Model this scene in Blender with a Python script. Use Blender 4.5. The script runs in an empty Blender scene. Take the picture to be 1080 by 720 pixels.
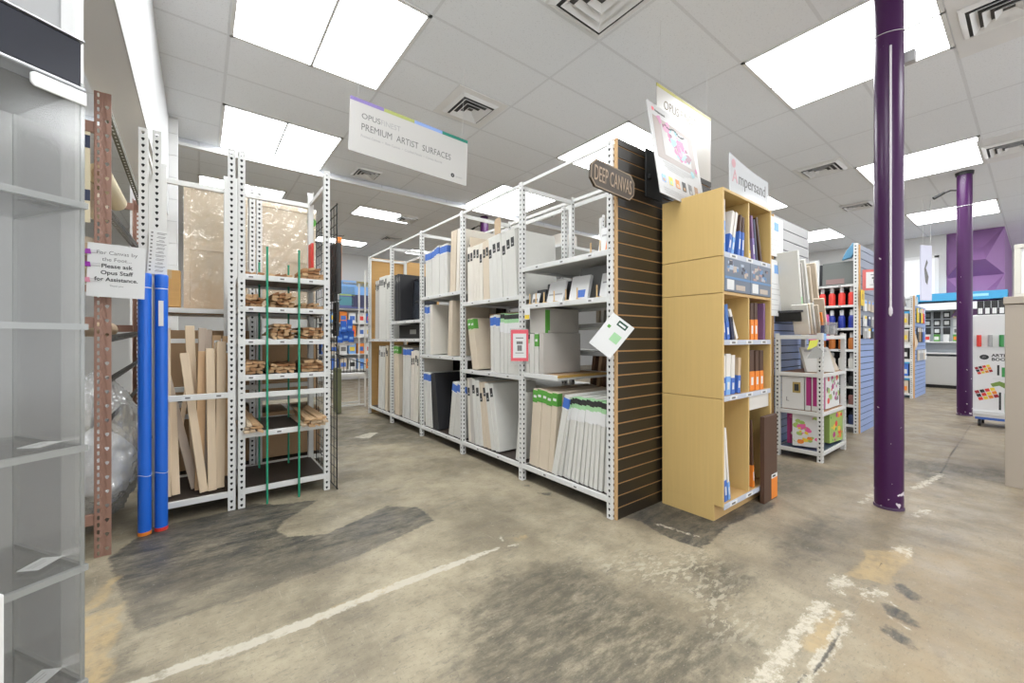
import bpy, bmesh, math, random
import numpy as np
from mathutils import Vector, Matrix, Euler
random.seed(7)
S = bpy.context.scene
COL = S.collection
PI = math.pi
def rad(d): return d * PI / 180

# ------------------------------------------------------------------ materials
MATS = {}
def new_mat(name):
    m = bpy.data.materials.new(name); m.use_nodes = True
    nt = m.node_tree
    b = nt.nodes.get('Principled BSDF')
    return m, nt, b
def mat(name, col, rough=0.5, metal=0.0, var=0.0, scale=8.0, bump=0.0, bscale=60.0, spec=0.5, stretch=None):
    """principled material; var mixes the colour with a darker copy through noise (wear and tone), bump adds fine relief"""
    if name in MATS: return MATS[name]
    m, nt, b = new_mat(name)
    b.inputs['Roughness'].default_value = rough
    b.inputs['Metallic'].default_value = metal
    b.inputs['Specular IOR Level'].default_value = spec
    b.inputs['Base Color'].default_value = (*col, 1)
    N = nt.nodes; L = nt.links
    if var or bump:
        tc = N.new('ShaderNodeTexCoord')
        vec = tc.outputs['Object']
        if stretch:
            mp = N.new('ShaderNodeMapping'); mp.inputs['Scale'].default_value = stretch
            L.new(vec, mp.inputs['Vector']); vec = mp.outputs['Vector']
    if var:
        n = N.new('ShaderNodeTexNoise'); n.inputs['Scale'].default_value = scale; n.inputs['Detail'].default_value = 6
        L.new(vec, n.inputs['Vector'])
        mx = N.new('ShaderNodeMix'); mx.data_type = 'RGBA'
        mx.inputs[6].default_value = (*[max(0, c * (1 - var)) for c in col], 1)
        mx.inputs[7].default_value = (*[min(1, c * (1 + var * .6)) for c in col], 1)
        L.new(n.outputs['Fac'], mx.inputs[0]); L.new(mx.outputs[2], b.inputs['Base Color'])
    if bump:
        n2 = N.new('ShaderNodeTexNoise'); n2.inputs['Scale'].default_value = bscale; n2.inputs['Detail'].default_value = 4
        L.new(vec, n2.inputs['Vector'])
        bp = N.new('ShaderNodeBump'); bp.inputs['Strength'].default_value = bump; bp.inputs['Distance'].default_value = 0.01
        L.new(n2.outputs['Fac'], bp.inputs['Height']); L.new(bp.outputs['Normal'], b.inputs['Normal'])
    MATS[name] = m
    return m
def glass_mat(name, tint=(.93, .95, .95), gloss=.10, rough=.03, white=0.0, bump=0.0, bscale=14):
    m, nt, b = new_mat(name); N = nt.nodes; L = nt.links
    out = N.get('Material Output'); N.remove(b)
    t = N.new('ShaderNodeBsdfTransparent'); t.inputs[0].default_value = (*tint, 1)
    g = N.new('ShaderNodeBsdfGlossy'); g.inputs['Roughness'].default_value = rough
    fr = N.new('ShaderNodeLayerWeight'); fr.inputs['Blend'].default_value = .25
    mu = N.new('ShaderNodeMath'); mu.operation = 'MULTIPLY_ADD'; mu.inputs[1].default_value = .6; mu.inputs[2].default_value = gloss
    L.new(fr.outputs['Fresnel'], mu.inputs[0])
    mx = N.new('ShaderNodeMixShader'); L.new(mu.outputs[0], mx.inputs[0]); L.new(t.outputs[0], mx.inputs[1]); L.new(g.outputs[0], mx.inputs[2])
    last = mx.outputs[0]
    if white:
        d = N.new('ShaderNodeBsdfDiffuse'); d.inputs[0].default_value = (.85, .85, .84, 1)
        tl = N.new('ShaderNodeBsdfTranslucent'); tl.inputs[0].default_value = (.85, .85, .84, 1)
        ad = N.new('ShaderNodeMixShader'); L.new(d.outputs[0], ad.inputs[1]); L.new(tl.outputs[0], ad.inputs[2])
        mx2 = N.new('ShaderNodeMixShader'); mx2.inputs[0].default_value = white
        L.new(last, mx2.inputs[1]); L.new(ad.outputs[0], mx2.inputs[2]); last = mx2.outputs[0]
    if bump:
        tc = N.new('ShaderNodeTexCoord'); n2 = N.new('ShaderNodeTexNoise'); n2.inputs['Scale'].default_value = bscale; n2.inputs['Detail'].default_value = 3
        n2.inputs['Distortion'].default_value = 1.2
        L.new(tc.outputs['Object'], n2.inputs['Vector'])
        bp = N.new('ShaderNodeBump'); bp.inputs['Strength'].default_value = bump; bp.inputs['Distance'].default_value = .05
        L.new(n2.outputs['Fac'], bp.inputs['Height']); L.new(bp.outputs['Normal'], g.inputs['Normal'])
    L.new(last, out.inputs['Surface'])
    MATS[name] = m
    return m
def emit_mat(name, col, st):
    m, nt, b = new_mat(name)
    b.inputs['Base Color'].default_value = (.8, .8, .8, 1)
    b.inputs['Emission Color'].default_value = (*col, 1); b.inputs['Emission Strength'].default_value = st
    MATS[name] = m
    return m

WHITE = mat('white_powder_coat', (.66, .66, .64), .42, 0, .05, 5)
PAPER = mat('white_paper', (.70, .70, .69), .6)
CANV = mat('white_primed_canvas', (.64, .63, .585), .75, 0, .04, 20, .15, 300)
CREAM = mat('raw_cream_canvas', (.62, .53, .41), .8, 0, .07, 12, .15, 300)
GREYC = mat('grey_canvas', (.50, .47, .43), .8, 0, .06, 12)
BLACKC = mat('black_canvas', (.022, .022, .025), .45)
WOOD = mat('bare_pine', (.70, .55, .38), .65, 0, .16, 3, 0, 60, .4, (14, 14, 1.2))
STICKM = mat('stretcher_pine', (.68, .45, .25), .6, 0, .2, 6)
STICKD = mat('stretcher_pine_darker', (.40, .20, .09), .6, 0, .2, 6)
MAPLE = mat('maple_laminate', (.62, .43, .165), .42, 0, .09, 2.5, 0, 60, .5, (22, 22, .9))
MAPLE2 = mat('maple_laminate_inside', (.62, .40, .17), .5, 0, .09, 2.5, 0, 60, .5, (16, 16, .9))
PLY = mat('golden_plywood', (.58, .34, .12), .55, 0, .12, 3, 0, 60, .4, (1.2, 12, 12))
CARD = mat('cardboard', (.42, .27, .15), .8, 0, .08, 5)
CARDL = mat('light_cardboard', (.55, .41, .27), .8, 0, .08, 5)
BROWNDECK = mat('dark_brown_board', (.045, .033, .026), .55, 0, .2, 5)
GREYDECK = mat('grey_steel_deck', (.45, .45, .43), .5, 0, .06, 5)
RUST = mat('copper_brown_enamel', (.31, .175, .13), .5, 0, .15, 9)
BLACKM = mat('black_steel', (.02, .02, .02), .4, .4)
DARK = mat('dark_print', (.03, .03, .03), .6)
GREYT = mat('grey_print', (.16, .155, .15), .6)
LGREYT = mat('pale_grey_print', (.36, .355, .35), .6)
GREEN = mat('leaf_green_print', (.10, .33, .05), .55)
GREENL = mat('pale_green_print', (.35, .60, .33), .55)
BLUE = mat('blue_print', (.055, .15, .50), .5)
BLUEL = mat('light_blue_print', (.20, .40, .75), .5)
YEL = mat('yellow_print', (.80, .58, .05), .55)
ORANGE = mat('orange_print', (.80, .24, .03), .55)
RED = mat('red_print', (.72, .05, .035), .5)
PINKRED = mat('pinkish_red_frame', (.72, .10, .13), .5)
MAGENTA = mat('magenta_print', (.42, .03, .20), .5)
PURPLE = mat('purple_print', (.23, .17, .42), .5)
SIGNW = mat('sign_board_white', (.50, .485, .46), .35)
LIGHT = emit_mat('lit_diffuser', (.95, .98, 1), 8.0)

# ------------------------------------------------------------------ mesh builder
class MB:
    def __init__(s): s.v = []; s.f = []; s.m = []; s.mi = 0; s.smooth = set()
    def mat(s, i): s.mi = i; return s
    def add(s, vs, fs, M=None, smooth=False):
        o = len(s.v)
        for p in vs:
            s.v.append(tuple(M @ Vector(p)) if M else tuple(p))
        for f in fs:
            if smooth: s.smooth.add(len(s.f))
            s.f.append([i + o for i in f]); s.m.append(s.mi)
        return s
    def box(s, x0, x1, y0, y1, z0, z1, M=None):
        vs = [(x0, y0, z0), (x1, y0, z0), (x1, y1, z0), (x0, y1, z0), (x0, y0, z1), (x1, y0, z1), (x1, y1, z1), (x0, y1, z1)]
        return s.add(vs, [(0, 3, 2, 1), (4, 5, 6, 7), (0, 1, 5, 4), (1, 2, 6, 5), (2, 3, 7, 6), (3, 0, 4, 7)], M)
    def cbox(s, cx, cy, cz, dx, dy, dz, M=None):
        return s.box(cx - dx / 2, cx + dx / 2, cy - dy / 2, cy + dy / 2, cz - dz / 2, cz + dz / 2, M)
    def prism(s, poly, y0, y1, M=None):
        """polygon in x,z extruded along y"""
        n = len(poly)
        vs = [(x, y0, z) for x, z in poly] + [(x, y1, z) for x, z in poly]
        fs = [tuple(range(n)), tuple(range(2 * n - 1, n - 1, -1))] + [(i, i + n, (i + 1) % n + n, (i + 1) % n) for i in range(n)]
        return s.add(vs, fs, M)
    def prismz(s, poly, z0, z1, M=None):
        n = len(poly)
        vs = [(x, y, z0) for x, y in poly] + [(x, y, z1) for x, y in poly]
        fs = [tuple(range(n - 1, -1, -1)), tuple(range(n, 2 * n))] + [(i, (i + 1) % n, (i + 1) % n + n, i + n) for i in range(n)]
        return s.add(vs, fs, M)
    def tube(s, pts, r, n=10, cap=True, M=None):
        pts = [Vector(p) for p in pts]; rings = []
        rs = r if isinstance(r, (list, tuple)) else [r] * len(pts)
        vs = []; fs = []
        up = None
        for i, p in enumerate(pts):
            d = (pts[min(i + 1, len(pts) - 1)] - pts[max(i - 1, 0)]).normalized()
            a = Vector((0, 0, 1)) if abs(d.z) < .9 else Vector((1, 0, 0))
            if up is None: up = (a - d * a.dot(d)).normalized()
            else: up = (up - d * up.dot(d)).normalized()
            w = d.cross(up)
            for k in range(n):
                t = 2 * PI * k / n
                vs.append(p + (up * math.cos(t) + w * math.sin(t)) * rs[i])
        for i in range(len(pts) - 1):
            for k in range(n):
                a = i * n + k; b = i * n + (k + 1) % n
                fs.append((a, b, b + n, a + n))
        s.add(vs, fs, M, smooth=True)
        if cap:
            m = len(pts)
            s.add(vs[:n], [tuple(range(n - 1, -1, -1))], M); s.add(vs[(m - 1) * n:], [tuple(range(n))], M)
        return s
    def lathe(s, prof, n=16, M=None):
        vs = []; fs = []
        for r, z in prof:
            for k in range(n):
                t = 2 * PI * k / n; vs.append((r * math.cos(t), r * math.sin(t), z))
        for i in range(len(prof) - 1):
            for k in range(n):
                a = i * n + k; b = i * n + (k + 1) % n
                fs.append((a, b, b + n, a + n))
        s.add(vs, fs, M, smooth=True)
        m = len(prof)
        s.add(vs[:n], [tuple(range(n - 1, -1, -1))], M); s.add(vs[(m - 1) * n:], [tuple(range(n))], M)
        return s
    def mesh(s, name, mats):
        me = bpy.data.meshes.new(name)
        me.from_pydata(s.v, [], s.f); me.update()
        for m in (mats if isinstance(mats, (list, tuple)) else [mats]): me.materials.append(m)
        for i, p in enumerate(me.polygons):
            p.material_index = s.m[i]; p.use_smooth = i in s.smooth
        return me
    def build(s, name, mats, parent=None, loc=None, bevel=0, seg=2, rot=None):
        return put(name, s.mesh(name, mats), parent, loc, bevel, seg, rot)
def put(name, me, parent=None, loc=None, bevel=0, seg=2, rot=None):
    o = bpy.data.objects.new(name, me); COL.objects.link(o)
    if parent: o.parent = parent
    if loc: o.location = loc
    if rot: o.rotation_euler = rot
    if bevel:
        b = o.modifiers.new('edge', 'BEVEL'); b.width = bevel; b.segments = seg; b.limit_method = 'ANGLE'; b.harden_normals = False
    return o
def tag(o, label=None, cat=None, group=None, kind=None):
    if label: o['label'] = label
    if cat: o['category'] = cat
    if group: o['group'] = group
    if kind: o['kind'] = kind
    return o
def thing(name, label, cat, loc=(0, 0, 0), rotz=0, group=None, rot=None):
    o = bpy.data.objects.new(name, None); COL.objects.link(o)
    o.empty_display_size = .1
    o.location = loc; o.rotation_euler = rot if rot else (0, 0, rotz)
    return tag(o, label, cat, group)
def dup(root, loc, rotz=0, label=None, group=None, rot=None):
    r = root.copy(); COL.objects.link(r); r.location = loc; r.rotation_euler = rot if rot else (0, 0, rotz)
    if label: r['label'] = label
    if group: r['group'] = group
    for ch in list(root.children):
        c = ch.copy(); COL.objects.link(c); c.parent = r
        for g in list(ch.children):
            d = g.copy(); COL.objects.link(d); d.parent = c
    return r
def struct(o): o['kind'] = 'structure'; return o
ORD = ['first', 'second', 'third', 'fourth', 'fifth', 'sixth', 'seventh', 'eighth', 'ninth', 'tenth', 'eleventh', 'twelfth', 'thirteenth', 'fourteenth', 'fifteenth', 'sixteenth', 'seventeenth', 'eighteenth', 'nineteenth', 'twentieth', 'twenty-first', 'twenty-second', 'twenty-third', 'twenty-fourth', 'twenty-fifth']
def txt(s, size, m, parent, loc, rot=(PI / 2, 0, 0), align='LEFT', sx=1.0, name='lettering', ext=.0006, bold=0.0, space=1.0):
    cu = bpy.data.curves.new('lettering', 'FONT'); cu.body = s; cu.size = size; cu.align_x = align; cu.extrude = ext; cu.offset = bold; cu.resolution_u = 3
    cu.space_character = space
    o = bpy.data.objects.new('lettering', cu)
    me = bpy.data.meshes.new_from_object(o); me.name = 'lettering'
    bpy.data.objects.remove(o); bpy.data.curves.remove(cu)
    me.materials.clear(); me.materials.append(m)
    r = put(name, me, parent, loc, rot=rot); r.scale = (sx, 1, 1)
    return r
def bake(me, thick):
    bm = bmesh.new(); bm.from_mesh(me)
    bmesh.ops.remove_doubles(bm, verts=bm.verts, dist=1e-5)
    bmesh.ops.solidify(bm, geom=bm.faces[:], thickness=thick)
    bm.to_mesh(me); bm.free(); return me
# perforated sheet strip in local u (width) and z, hole per cell
TEAR = [(0, .0115), (.0095, .0065), (.0065, -.004), (0, -.012), (-.0065, -.004), (-.0095, .0065)]
SLOT = [(0, .013), (.005, .010), (.005, -.010), (0, -.013), (-.005, -.010), (-.005, .010)]
def perf(mb, w, h, pitch, hole, f, u0=0.0):
    n = int(h / pitch)
    for i in range(n):
        z0 = i * pitch; z1 = z0 + pitch if i < n - 1 else h
        c = (u0 + w / 2, z0 + pitch / 2)
        outer = [(u0 + w / 2, z1), (u0 + w, z1), (u0 + w, z0), (u0 + w / 2, z0), (u0, z0), (u0, z1)]
        inner = [(c[0] + a, c[1] + b) for a, b in hole]
        vs = [f(*p) for p in outer + inner]
        mb.add(vs, [(k, (k + 1) % 6, (k + 1) % 6 + 6, k + 6) for k in range(6)])
_upm = {}
def upright_mesh(h):
    if h not in _upm:
        mb = MB()
        perf(mb, .043, h, .042, TEAR, lambda u, z: (u, 0, z)); perf(mb, .043, h, .042, TEAR, lambda u, z: (0, u, z))
        me_ = bake(mb.mesh('upright', [WHITE, mat('post_inside_shade', (.02, .02, .02), .9)]), .0022)
        bm = bmesh.new(); bm.from_mesh(me_)     # dark core painted as the shade inside the post, seen through the holes
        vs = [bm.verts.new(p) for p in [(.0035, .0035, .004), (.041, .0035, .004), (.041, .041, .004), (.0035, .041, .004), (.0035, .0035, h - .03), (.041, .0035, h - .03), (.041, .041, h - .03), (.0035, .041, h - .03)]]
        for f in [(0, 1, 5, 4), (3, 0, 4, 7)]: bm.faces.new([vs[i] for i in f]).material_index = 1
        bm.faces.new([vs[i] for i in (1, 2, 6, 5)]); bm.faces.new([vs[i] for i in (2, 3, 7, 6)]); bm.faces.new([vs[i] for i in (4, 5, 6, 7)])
        bm.to_mesh(me_); bm.free(); _upm[h] = me_
    return _upm[h]
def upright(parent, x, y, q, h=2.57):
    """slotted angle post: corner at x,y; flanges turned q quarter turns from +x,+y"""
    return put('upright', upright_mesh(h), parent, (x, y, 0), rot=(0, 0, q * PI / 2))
def slat_panel(mb, w, h, pitch, gap=.011, th=.02, deep=.009, z0=0.0):
    """grooved board in x (0..w), z (z0..z0+h), front at y=0: slot 0 face, slot 1 groove"""
    z = z0
    while z < z0 + h - .002:
        zt = min(z + pitch - gap, z0 + h)
        mb.mat(0).box(0, w, 0, th, z, zt)
        if zt < z0 + h: mb.mat(1).box(0, w, deep, th, zt, min(zt + gap, z0 + h))
        z += pitch
# ------------------------------------------------------------------ camera, world
cam = bpy.data.cameras.new('camera'); camo = bpy.data.objects.new('camera', cam); COL.objects.link(camo)
camo.location = (0, 0, 1.22); camo.rotation_euler = (PI / 2, 0, rad(-37.65))
cam.sensor_width = 36; cam.lens = 36 * 428 / 1080; cam.shift_y = -3 / 1080; cam.clip_start = .02
S.camera = camo
S.view_settings.view_transform = 'Standard'; S.view_settings.look = 'None'; S.view_settings.gamma = 1; S.view_settings.use_curve_mapping = False
S.view_settings.exposure = 0.80
w = bpy.data.worlds.new('World'); S.world = w; w.use_nodes = True
w.node_tree.nodes['Background'].inputs[0].default_value = (.93, .96, 1, 1)   # daylight from the shop front behind the camera
w.node_tree.nodes['Background'].inputs[1].default_value = 1.1

# ------------------------------------------------------------------ floor
def sdf_poly(P, poly):
    poly = np.array(poly, float); n = len(poly)
    d = np.full(len(P), 1e9); ins = np.zeros(len(P), bool)
    for i in range(n):
        a = poly[i]; b = poly[(i + 1) % n]; e = b - a; wv = P - a
        t = np.clip((wv @ e) / (e @ e), 0, 1)
        d = np.minimum(d, np.hypot(*(wv - t[:, None] * e).T))
        c = ((a[1] <= P[:, 1]) & (b[1] > P[:, 1])) | ((b[1] <= P[:, 1]) & (a[1] > P[:, 1]))
        with np.errstate(divide='ignore', invalid='ignore'):
            xi = a[0] + (P[:, 1] - a[1]) * e[0] / (e[1] if e[1] else 1e-12)
        ins ^= c & (P[:, 0] < xi)
    return np.where(ins, -d, d)
def sdf_line(P, pts, r):
    pts = np.array(pts, float); d = np.full(len(P), 1e9)
    rr = r if hasattr(r, '__len__') else [r] * len(pts)
    for i in range(len(pts) - 1):
        a = pts[i]; e = pts[i + 1] - a; wv = P - a
        t = np.clip((wv @ e) / (e @ e), 0, 1)
        d = np.minimum(d, np.hypot(*(wv - t[:, None] * e).T) - (rr[i] + (rr[i + 1] - rr[i]) * t))
    return d
def sdf_oval(P, c, rx, ry, a=0):
    q = P - np.array(c); ca, sa = math.cos(a), math.sin(a)
    u = (q[:, 0] * ca + q[:, 1] * sa) / rx; v = (-q[:, 0] * sa + q[:, 1] * ca) / ry
    return (np.hypot(u, v) - 1) * min(rx, ry)
xs = np.concatenate([np.linspace(-4, -.75, 8), np.arange(-.7, 4.6, .02), np.arange(4.6, 9, .08), np.linspace(9.1, 20, 24)])
ys = np.concatenate([np.linspace(-5, -.4, 9), np.arange(-.3, 3.8, .02), np.arange(3.8, 7.2, .08), np.linspace(7.4, 13, 12)])
GX, GY = np.meshgrid(xs, ys); P = np.stack([GX.ravel(), GY.ravel()], 1)
nx, ny = len(xs), len(ys)
me = bpy.data.meshes.new('floor')
idx = np.arange(nx * ny).reshape(ny, nx)
F = np.stack([idx[:-1, :-1], idx[:-1, 1:], idx[1:, 1:], idx[1:, :-1]], -1).reshape(-1, 4)
me.from_pydata([(a, b, 0) for a, b in P], [], F.tolist()); me.update()
big = np.full(len(P), 1e9)
dark = np.minimum.reduce([
    sdf_poly(P, [(-.28, 2.6), (-.40, 3.16), (-.28, 3.42), (-.14, 3.49), (.15, 3.49), (.30, 3.57), (.46, 3.41), (.72, 3.33), (.58, 3.2), (.454, 3.086), (.394, 2.951), (.432, 2.826), (.625, 2.714), (.842, 2.797), (1.088, 2.901), (1.258, 2.734), (1.255, 2.479), (.968, 2.398), (.683, 2.324), (.24, 2.30), (-.2, 2.28)]),
    sdf_poly(P, [(2.30, 1.76), (2.75, 1.76), (3.3, 1.27), (3.4, 1.2), (3.3, 1.17), (2.735, 1.235), (2.45, 1.2), (2.31, 1.2), (2.29, 1.28), (2.283, 1.445), (2.336, 1.607)]),
    sdf_oval(P, (2.45, .375), .075, .042, .9), sdf_oval(P, (2.265, .35), .06, .034, .9), sdf_oval(P, (2.70, .385), .07, .035, .6),
    sdf_poly(P, [(2.10, 2.43), (2.22, 2.36), (2.16, 2.30), (2.13, 2.38)]), sdf_poly(P, [(2.12, 2.62), (2.18, 2.60), (2.16, 2.54)])])
soft = np.minimum.reduce([
    sdf_poly(P, [(.85, 1.45), (1.25, 1.72), (1.65, 1.52), (1.62, 1.15), (1.70, .9), (1.72, .7), (1.2, .68), (.7, 1.1)]),
    sdf_oval(P, (2.1, 1.0), .2, .14), sdf_oval(P, (3.0, .85), .35, .09), sdf_poly(P, [(1.0, 7.2), (1.75, 6.75), (2.3, 5.9), (2.2, 4.3), (1.89, 4.55), (1.25, 4.83), (.9, 4.9)]),
    sdf_poly(P, [(3.6, 1.7), (4.55, 1.75), (4.75, 1.05), (4.1, 1.1), (3.6, 1.25)]), sdf_poly(P, [(5.3, .95), (5.7, .85), (5.95, .1), (5.35, .2), (5.4, .5), (4.9, .45)]),
    sdf_line(P, [(-.26, 2.3), (-.24, 2.05), (-.28, 1.9)], .02)])
white = np.minimum.reduce([
    sdf_line(P, [(-.30, 1.945), (-.06, 1.945), (.122, 1.926), (.371, 1.92), (.512, 1.928), (.782, 1.937), (1.062, 1.932), (1.389, 1.921)], [.024, .026, .028, .028, .026, .026, .024, .010]),
    sdf_line(P, [(1.455, 1.974), (1.47, 2.03)], .006), sdf_line(P, [(1.44, 1.90), (1.5, 1.885)], .008),
    sdf_line(P, [(2.55, .465), (2.52, .40)], .007), sdf_line(P, [(2.40, .40), (2.36, .33)], .004),
    sdf_oval(P, (2.40, 1.47), .012, .07, .2), sdf_oval(P, (2.43, 1.33), .012, .05, .25), sdf_poly(P, [(1.5, 5.15), (1.75, 5.3), (1.85, 5.25), (1.65, 5.0)])])
crust = np.minimum.reduce([
    sdf_poly(P, [(1.5, .625), (1.762, .63), (2.004, .63), (2.269, .636), (2.304, .58), (2.15, .572), (2.0, .59), (1.8, .575), (1.6, .57)]),
    sdf_poly(P, [(2.5, .642), (2.649, .612), (2.566, .56), (2.428, .589)]), sdf_line(P, [(1.7, .51), (2.05, .5), (2.3, .507)], .016), sdf_line(P, [(2.5, .50), (2.6, .47)], .02), sdf_oval(P, (3.2, .47), .07, .03), sdf_line(P, [(4.6, .62), (5.3, .52)], .02), sdf_line(P, [(3.9, .80), (4.5, .78)], .012), sdf_line(P, [(3.9, .52), (4.1, .48)], .012)])
flake = np.minimum.reduce([sdf_poly(P, [(1.62, 1.55), (1.9, 1.45), (2.3, 1.15), (2.05, .98), (1.85, .72), (1.7, .8), (1.85, 1.05), (1.8, 1.2)])])
tan = np.minimum.reduce([sdf_poly(P, [(-.275, 2.576), (-.42, 2.567), (-.36, 2.0), (-.257, 2.02)]), sdf_line(P, [(-.34, 2.86), (-.38, 2.62)], .02),
    sdf_line(P, [(.4, 1.93), (.75, 1.945)], .014), sdf_oval(P, (1.595, 1.94), .05, .03), sdf_poly(P, [(2.64, .6), (3.03, .6), (3.25, .48), (3.2, .43), (2.7, .46)]), sdf_line(P, [(1.9, .55), (2.25, .545)], .03)])
tanw = np.minimum.reduce([sdf_poly(P, [(1.0, .45), (2.6, .47), (3.3, .43), (3.6, .2), (3.3, -.3), (1.0, -.3)])])
crack = np.minimum.reduce([sdf_line(P, [(1.4, .53), (1.74, .513), (1.85, .497), (1.988, .5), (2.15, .512), (2.339, .507), (2.604, .508), (2.9, .516), (3.2, .512)], [.007, .007, .007, .007, .006, .005, .004, .004, .001]), sdf_line(P, [(5.3, .54), (6.886, .566), (8.6, .575)], .008),
    np.abs(P[:, 1] - 2.303) + np.where((P[:, 0] > -.3) & (P[:, 0] < .95), 0, 9) - .001])
for nm, a in dict(dark=dark, soft=soft, white=white, crust=crust, flake=flake, tan=tan, tanw=tanw, crack=crack).items():
    at = me.attributes.new(nm, 'FLOAT', 'POINT'); at.data.foreach_set('value', np.clip(a, -2, 2).astype(np.float32))
m, nt, b = new_mat('worn_concrete'); N = nt.nodes; L = nt.links
tc = N.new('ShaderNodeTexCoord')
def noise(scale, detail=6, stretch=None, rot=0, rough=.55, dist=0):
    n = N.new('ShaderNodeTexNoise'); n.inputs['Scale'].default_value = scale; n.inputs['Detail'].default_value = detail; n.inputs['Roughness'].default_value = rough; n.inputs['Distortion'].default_value = dist
    v = tc.outputs['Object']
    if stretch:
        mp = N.new('ShaderNodeMapping'); mp.inputs['Scale'].default_value = stretch; mp.inputs['Rotation'].default_value = (0, 0, rot); L.new(v, mp.inputs['Vector']); v = mp.outputs['Vector']
    L.new(v, n.inputs['Vector']); return n.outputs['Fac']
def mapr(v, a, b_, c=0., d=1.):
    n = N.new('ShaderNodeMapRange'); n.inputs[1].default_value = a; n.inputs[2].default_value = b_; n.inputs[3].default_value = c; n.inputs[4].default_value = d
    n.interpolation_type = 'SMOOTHSTEP'; L.new(v, n.inputs[0]); return n.outputs[0]
def mth(op, a, b_):
    n = N.new('ShaderNodeMath'); n.operation = op
    for i, v in enumerate((a, b_)):
        if isinstance(v, (int, float)): n.inputs[i].default_value = v
        else: L.new(v, n.inputs[i])
    return n.outputs[0]
def mixc(f, a, c):
    n = N.new('ShaderNodeMix'); n.data_type = 'RGBA'
    for i, v in ((0, f), (6, a), (7, c)):
        if isinstance(v, tuple): n.inputs[i].default_value = (*v, 1)
        elif isinstance(v, (int, float)): n.inputs[i].default_value = v
        else: L.new(v, n.inputs[i])
    return n.outputs[2]
def attr(nm):
    n = N.new('ShaderNodeAttribute'); n.attribute_name = nm; return n.outputs['Fac']
sp_ = N.new('ShaderNodeSeparateXYZ'); L.new(tc.outputs['Object'], sp_.inputs[0]); sep_x, sep_y = sp_.outputs[0], sp_.outputs[1]
edge = noise(26, 8, None, 0, .65); edge2 = noise(7, 8, None, 0, .7)
def mask(nm, w_, amp, e=edge):
    d = mth('ADD', attr(nm), mth('MULTIPLY', mth('SUBTRACT', e, .5), amp)); return mapr(d, w_, -w_)
c = mixc(mapr(noise(1.6, 12, None, 0, .68), .34, .66), (.205, .173, .120), (.405, .350, .245))
c = mixc(mth('MULTIPLY', mapr(sep_x, 1.6, 3.4), .7), c, mixc(mapr(noise(2.2, 12, None, 0, .7), .35, .65), (.14, .108, .075), (.285, .225, .155)))
c = mixc(mth('MULTIPLY', mapr(noise(4.2, 12, (1, 2.4, 1), .5, .75), .52, .70), .65), c, (.145, .13, .105))
c = mixc(mth('MULTIPLY', mapr(noise(9, 10, (1, 8, 1), -.5, .8, .5), .55, .68), .55), c, (.13, .118, .10))
c = mixc(mth('MULTIPLY', mapr(noise(7, 10, (8, 1, 1), .25, .8, .5), .56, .70), .50), c, (.47, .43, .34))
c = mixc(mth('MULTIPLY', mapr(noise(30, 8, (1, 3, 1), .9, .8, .3), .53, .64), .55), c, (.11, .098, .08))
c = mixc(mth('MULTIPLY', mapr(noise(24, 8, (6, 1, 1), .6, .8, .6), .58, .66), .6), c, (.085, .077, .064))
c = mixc(mth('MULTIPLY', mask('tanw', .12, .6, edge2), mapr(noise(6, 8, None, 0, .7), .3, .65, .15, .6)), c, (.30, .215, .12))
c = mixc(mth('MULTIPLY', mask('soft', .10, .5, edge2), mapr(noise(7, 11, (1, 3, 1), .4, .8), .34, .60, .25, .88)), c, (.082, .073, .055))
dk = mth('MULTIPLY', mask('dark', .012, .07), mapr(noise(5, 11, (1, 3, 1), .15, .78), .36, .66, 1.0, .42))
dk = mth('MULTIPLY', dk, mth('MAXIMUM', mapr(mth('ADD', mth('ADD', sep_y, mth('MULTIPLY', sep_x, .28)), mth('MULTIPLY', edge2, .7)), 2.75, 3.25, .60, 1.0), mapr(sep_x, 1.4, 1.8)))
c = mixc(dk, c, (.050, .049, .045))
fl = mth('MULTIPLY', mask('flake', .14, .6, edge2), mapr(noise(17, 7, (1, 2.4, 1), .8, .65), .52, .55))
c = mixc(mth('MULTIPLY', fl, .75), c, (.42, .38, .29))
c = mixc(mth('MULTIPLY', mask('tan', .014, .18, edge2), mapr(noise(14, 8, None, 0, .7), .35, .6, .25, .75)), c, (.47, .34, .17))
c = mixc(mth('MULTIPLY', mask('white', .006, .06), mapr(noise(15, 9, None, 0, .7), .34, .50, .30, .92)), c, (.52, .48, .39))
rag = noise(13, 12, (1, 1.6, 1), .3, .78)
c = mixc(mth('MULTIPLY', mask('crust', .010, .22, rag), mapr(noise(22, 9, None, 0, .75), .40, .55, .30, .95)), c, (.55, .50, .40))
c = mixc(mth('MULTIPLY', mask('crack', .004, .026), .85), c, (.05, .045, .04))
c = mixc(mth('MULTIPLY', mapr(noise(70, 3), .66, .70), .35), c, (.5, .46, .38))
L.new(c, b.inputs['Base Color'])
L.new(mapr(noise(5, 6), .3, .7, .34, .58), b.inputs['Roughness'])
b.inputs['Specular IOR Level'].default_value = .4
bp = N.new('ShaderNodeBump'); bp.inputs['Strength'].default_value = .25; bp.inputs['Distance'].default_value = .006
L.new(mth('ADD', noise(40, 6), mth('MULTIPLY', mask('crack', .006, .02), -2.)), bp.inputs['Height']); L.new(bp.outputs['Normal'], b.inputs['Normal'])
me.materials.append(m)
struct(put('floor', me))

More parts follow.
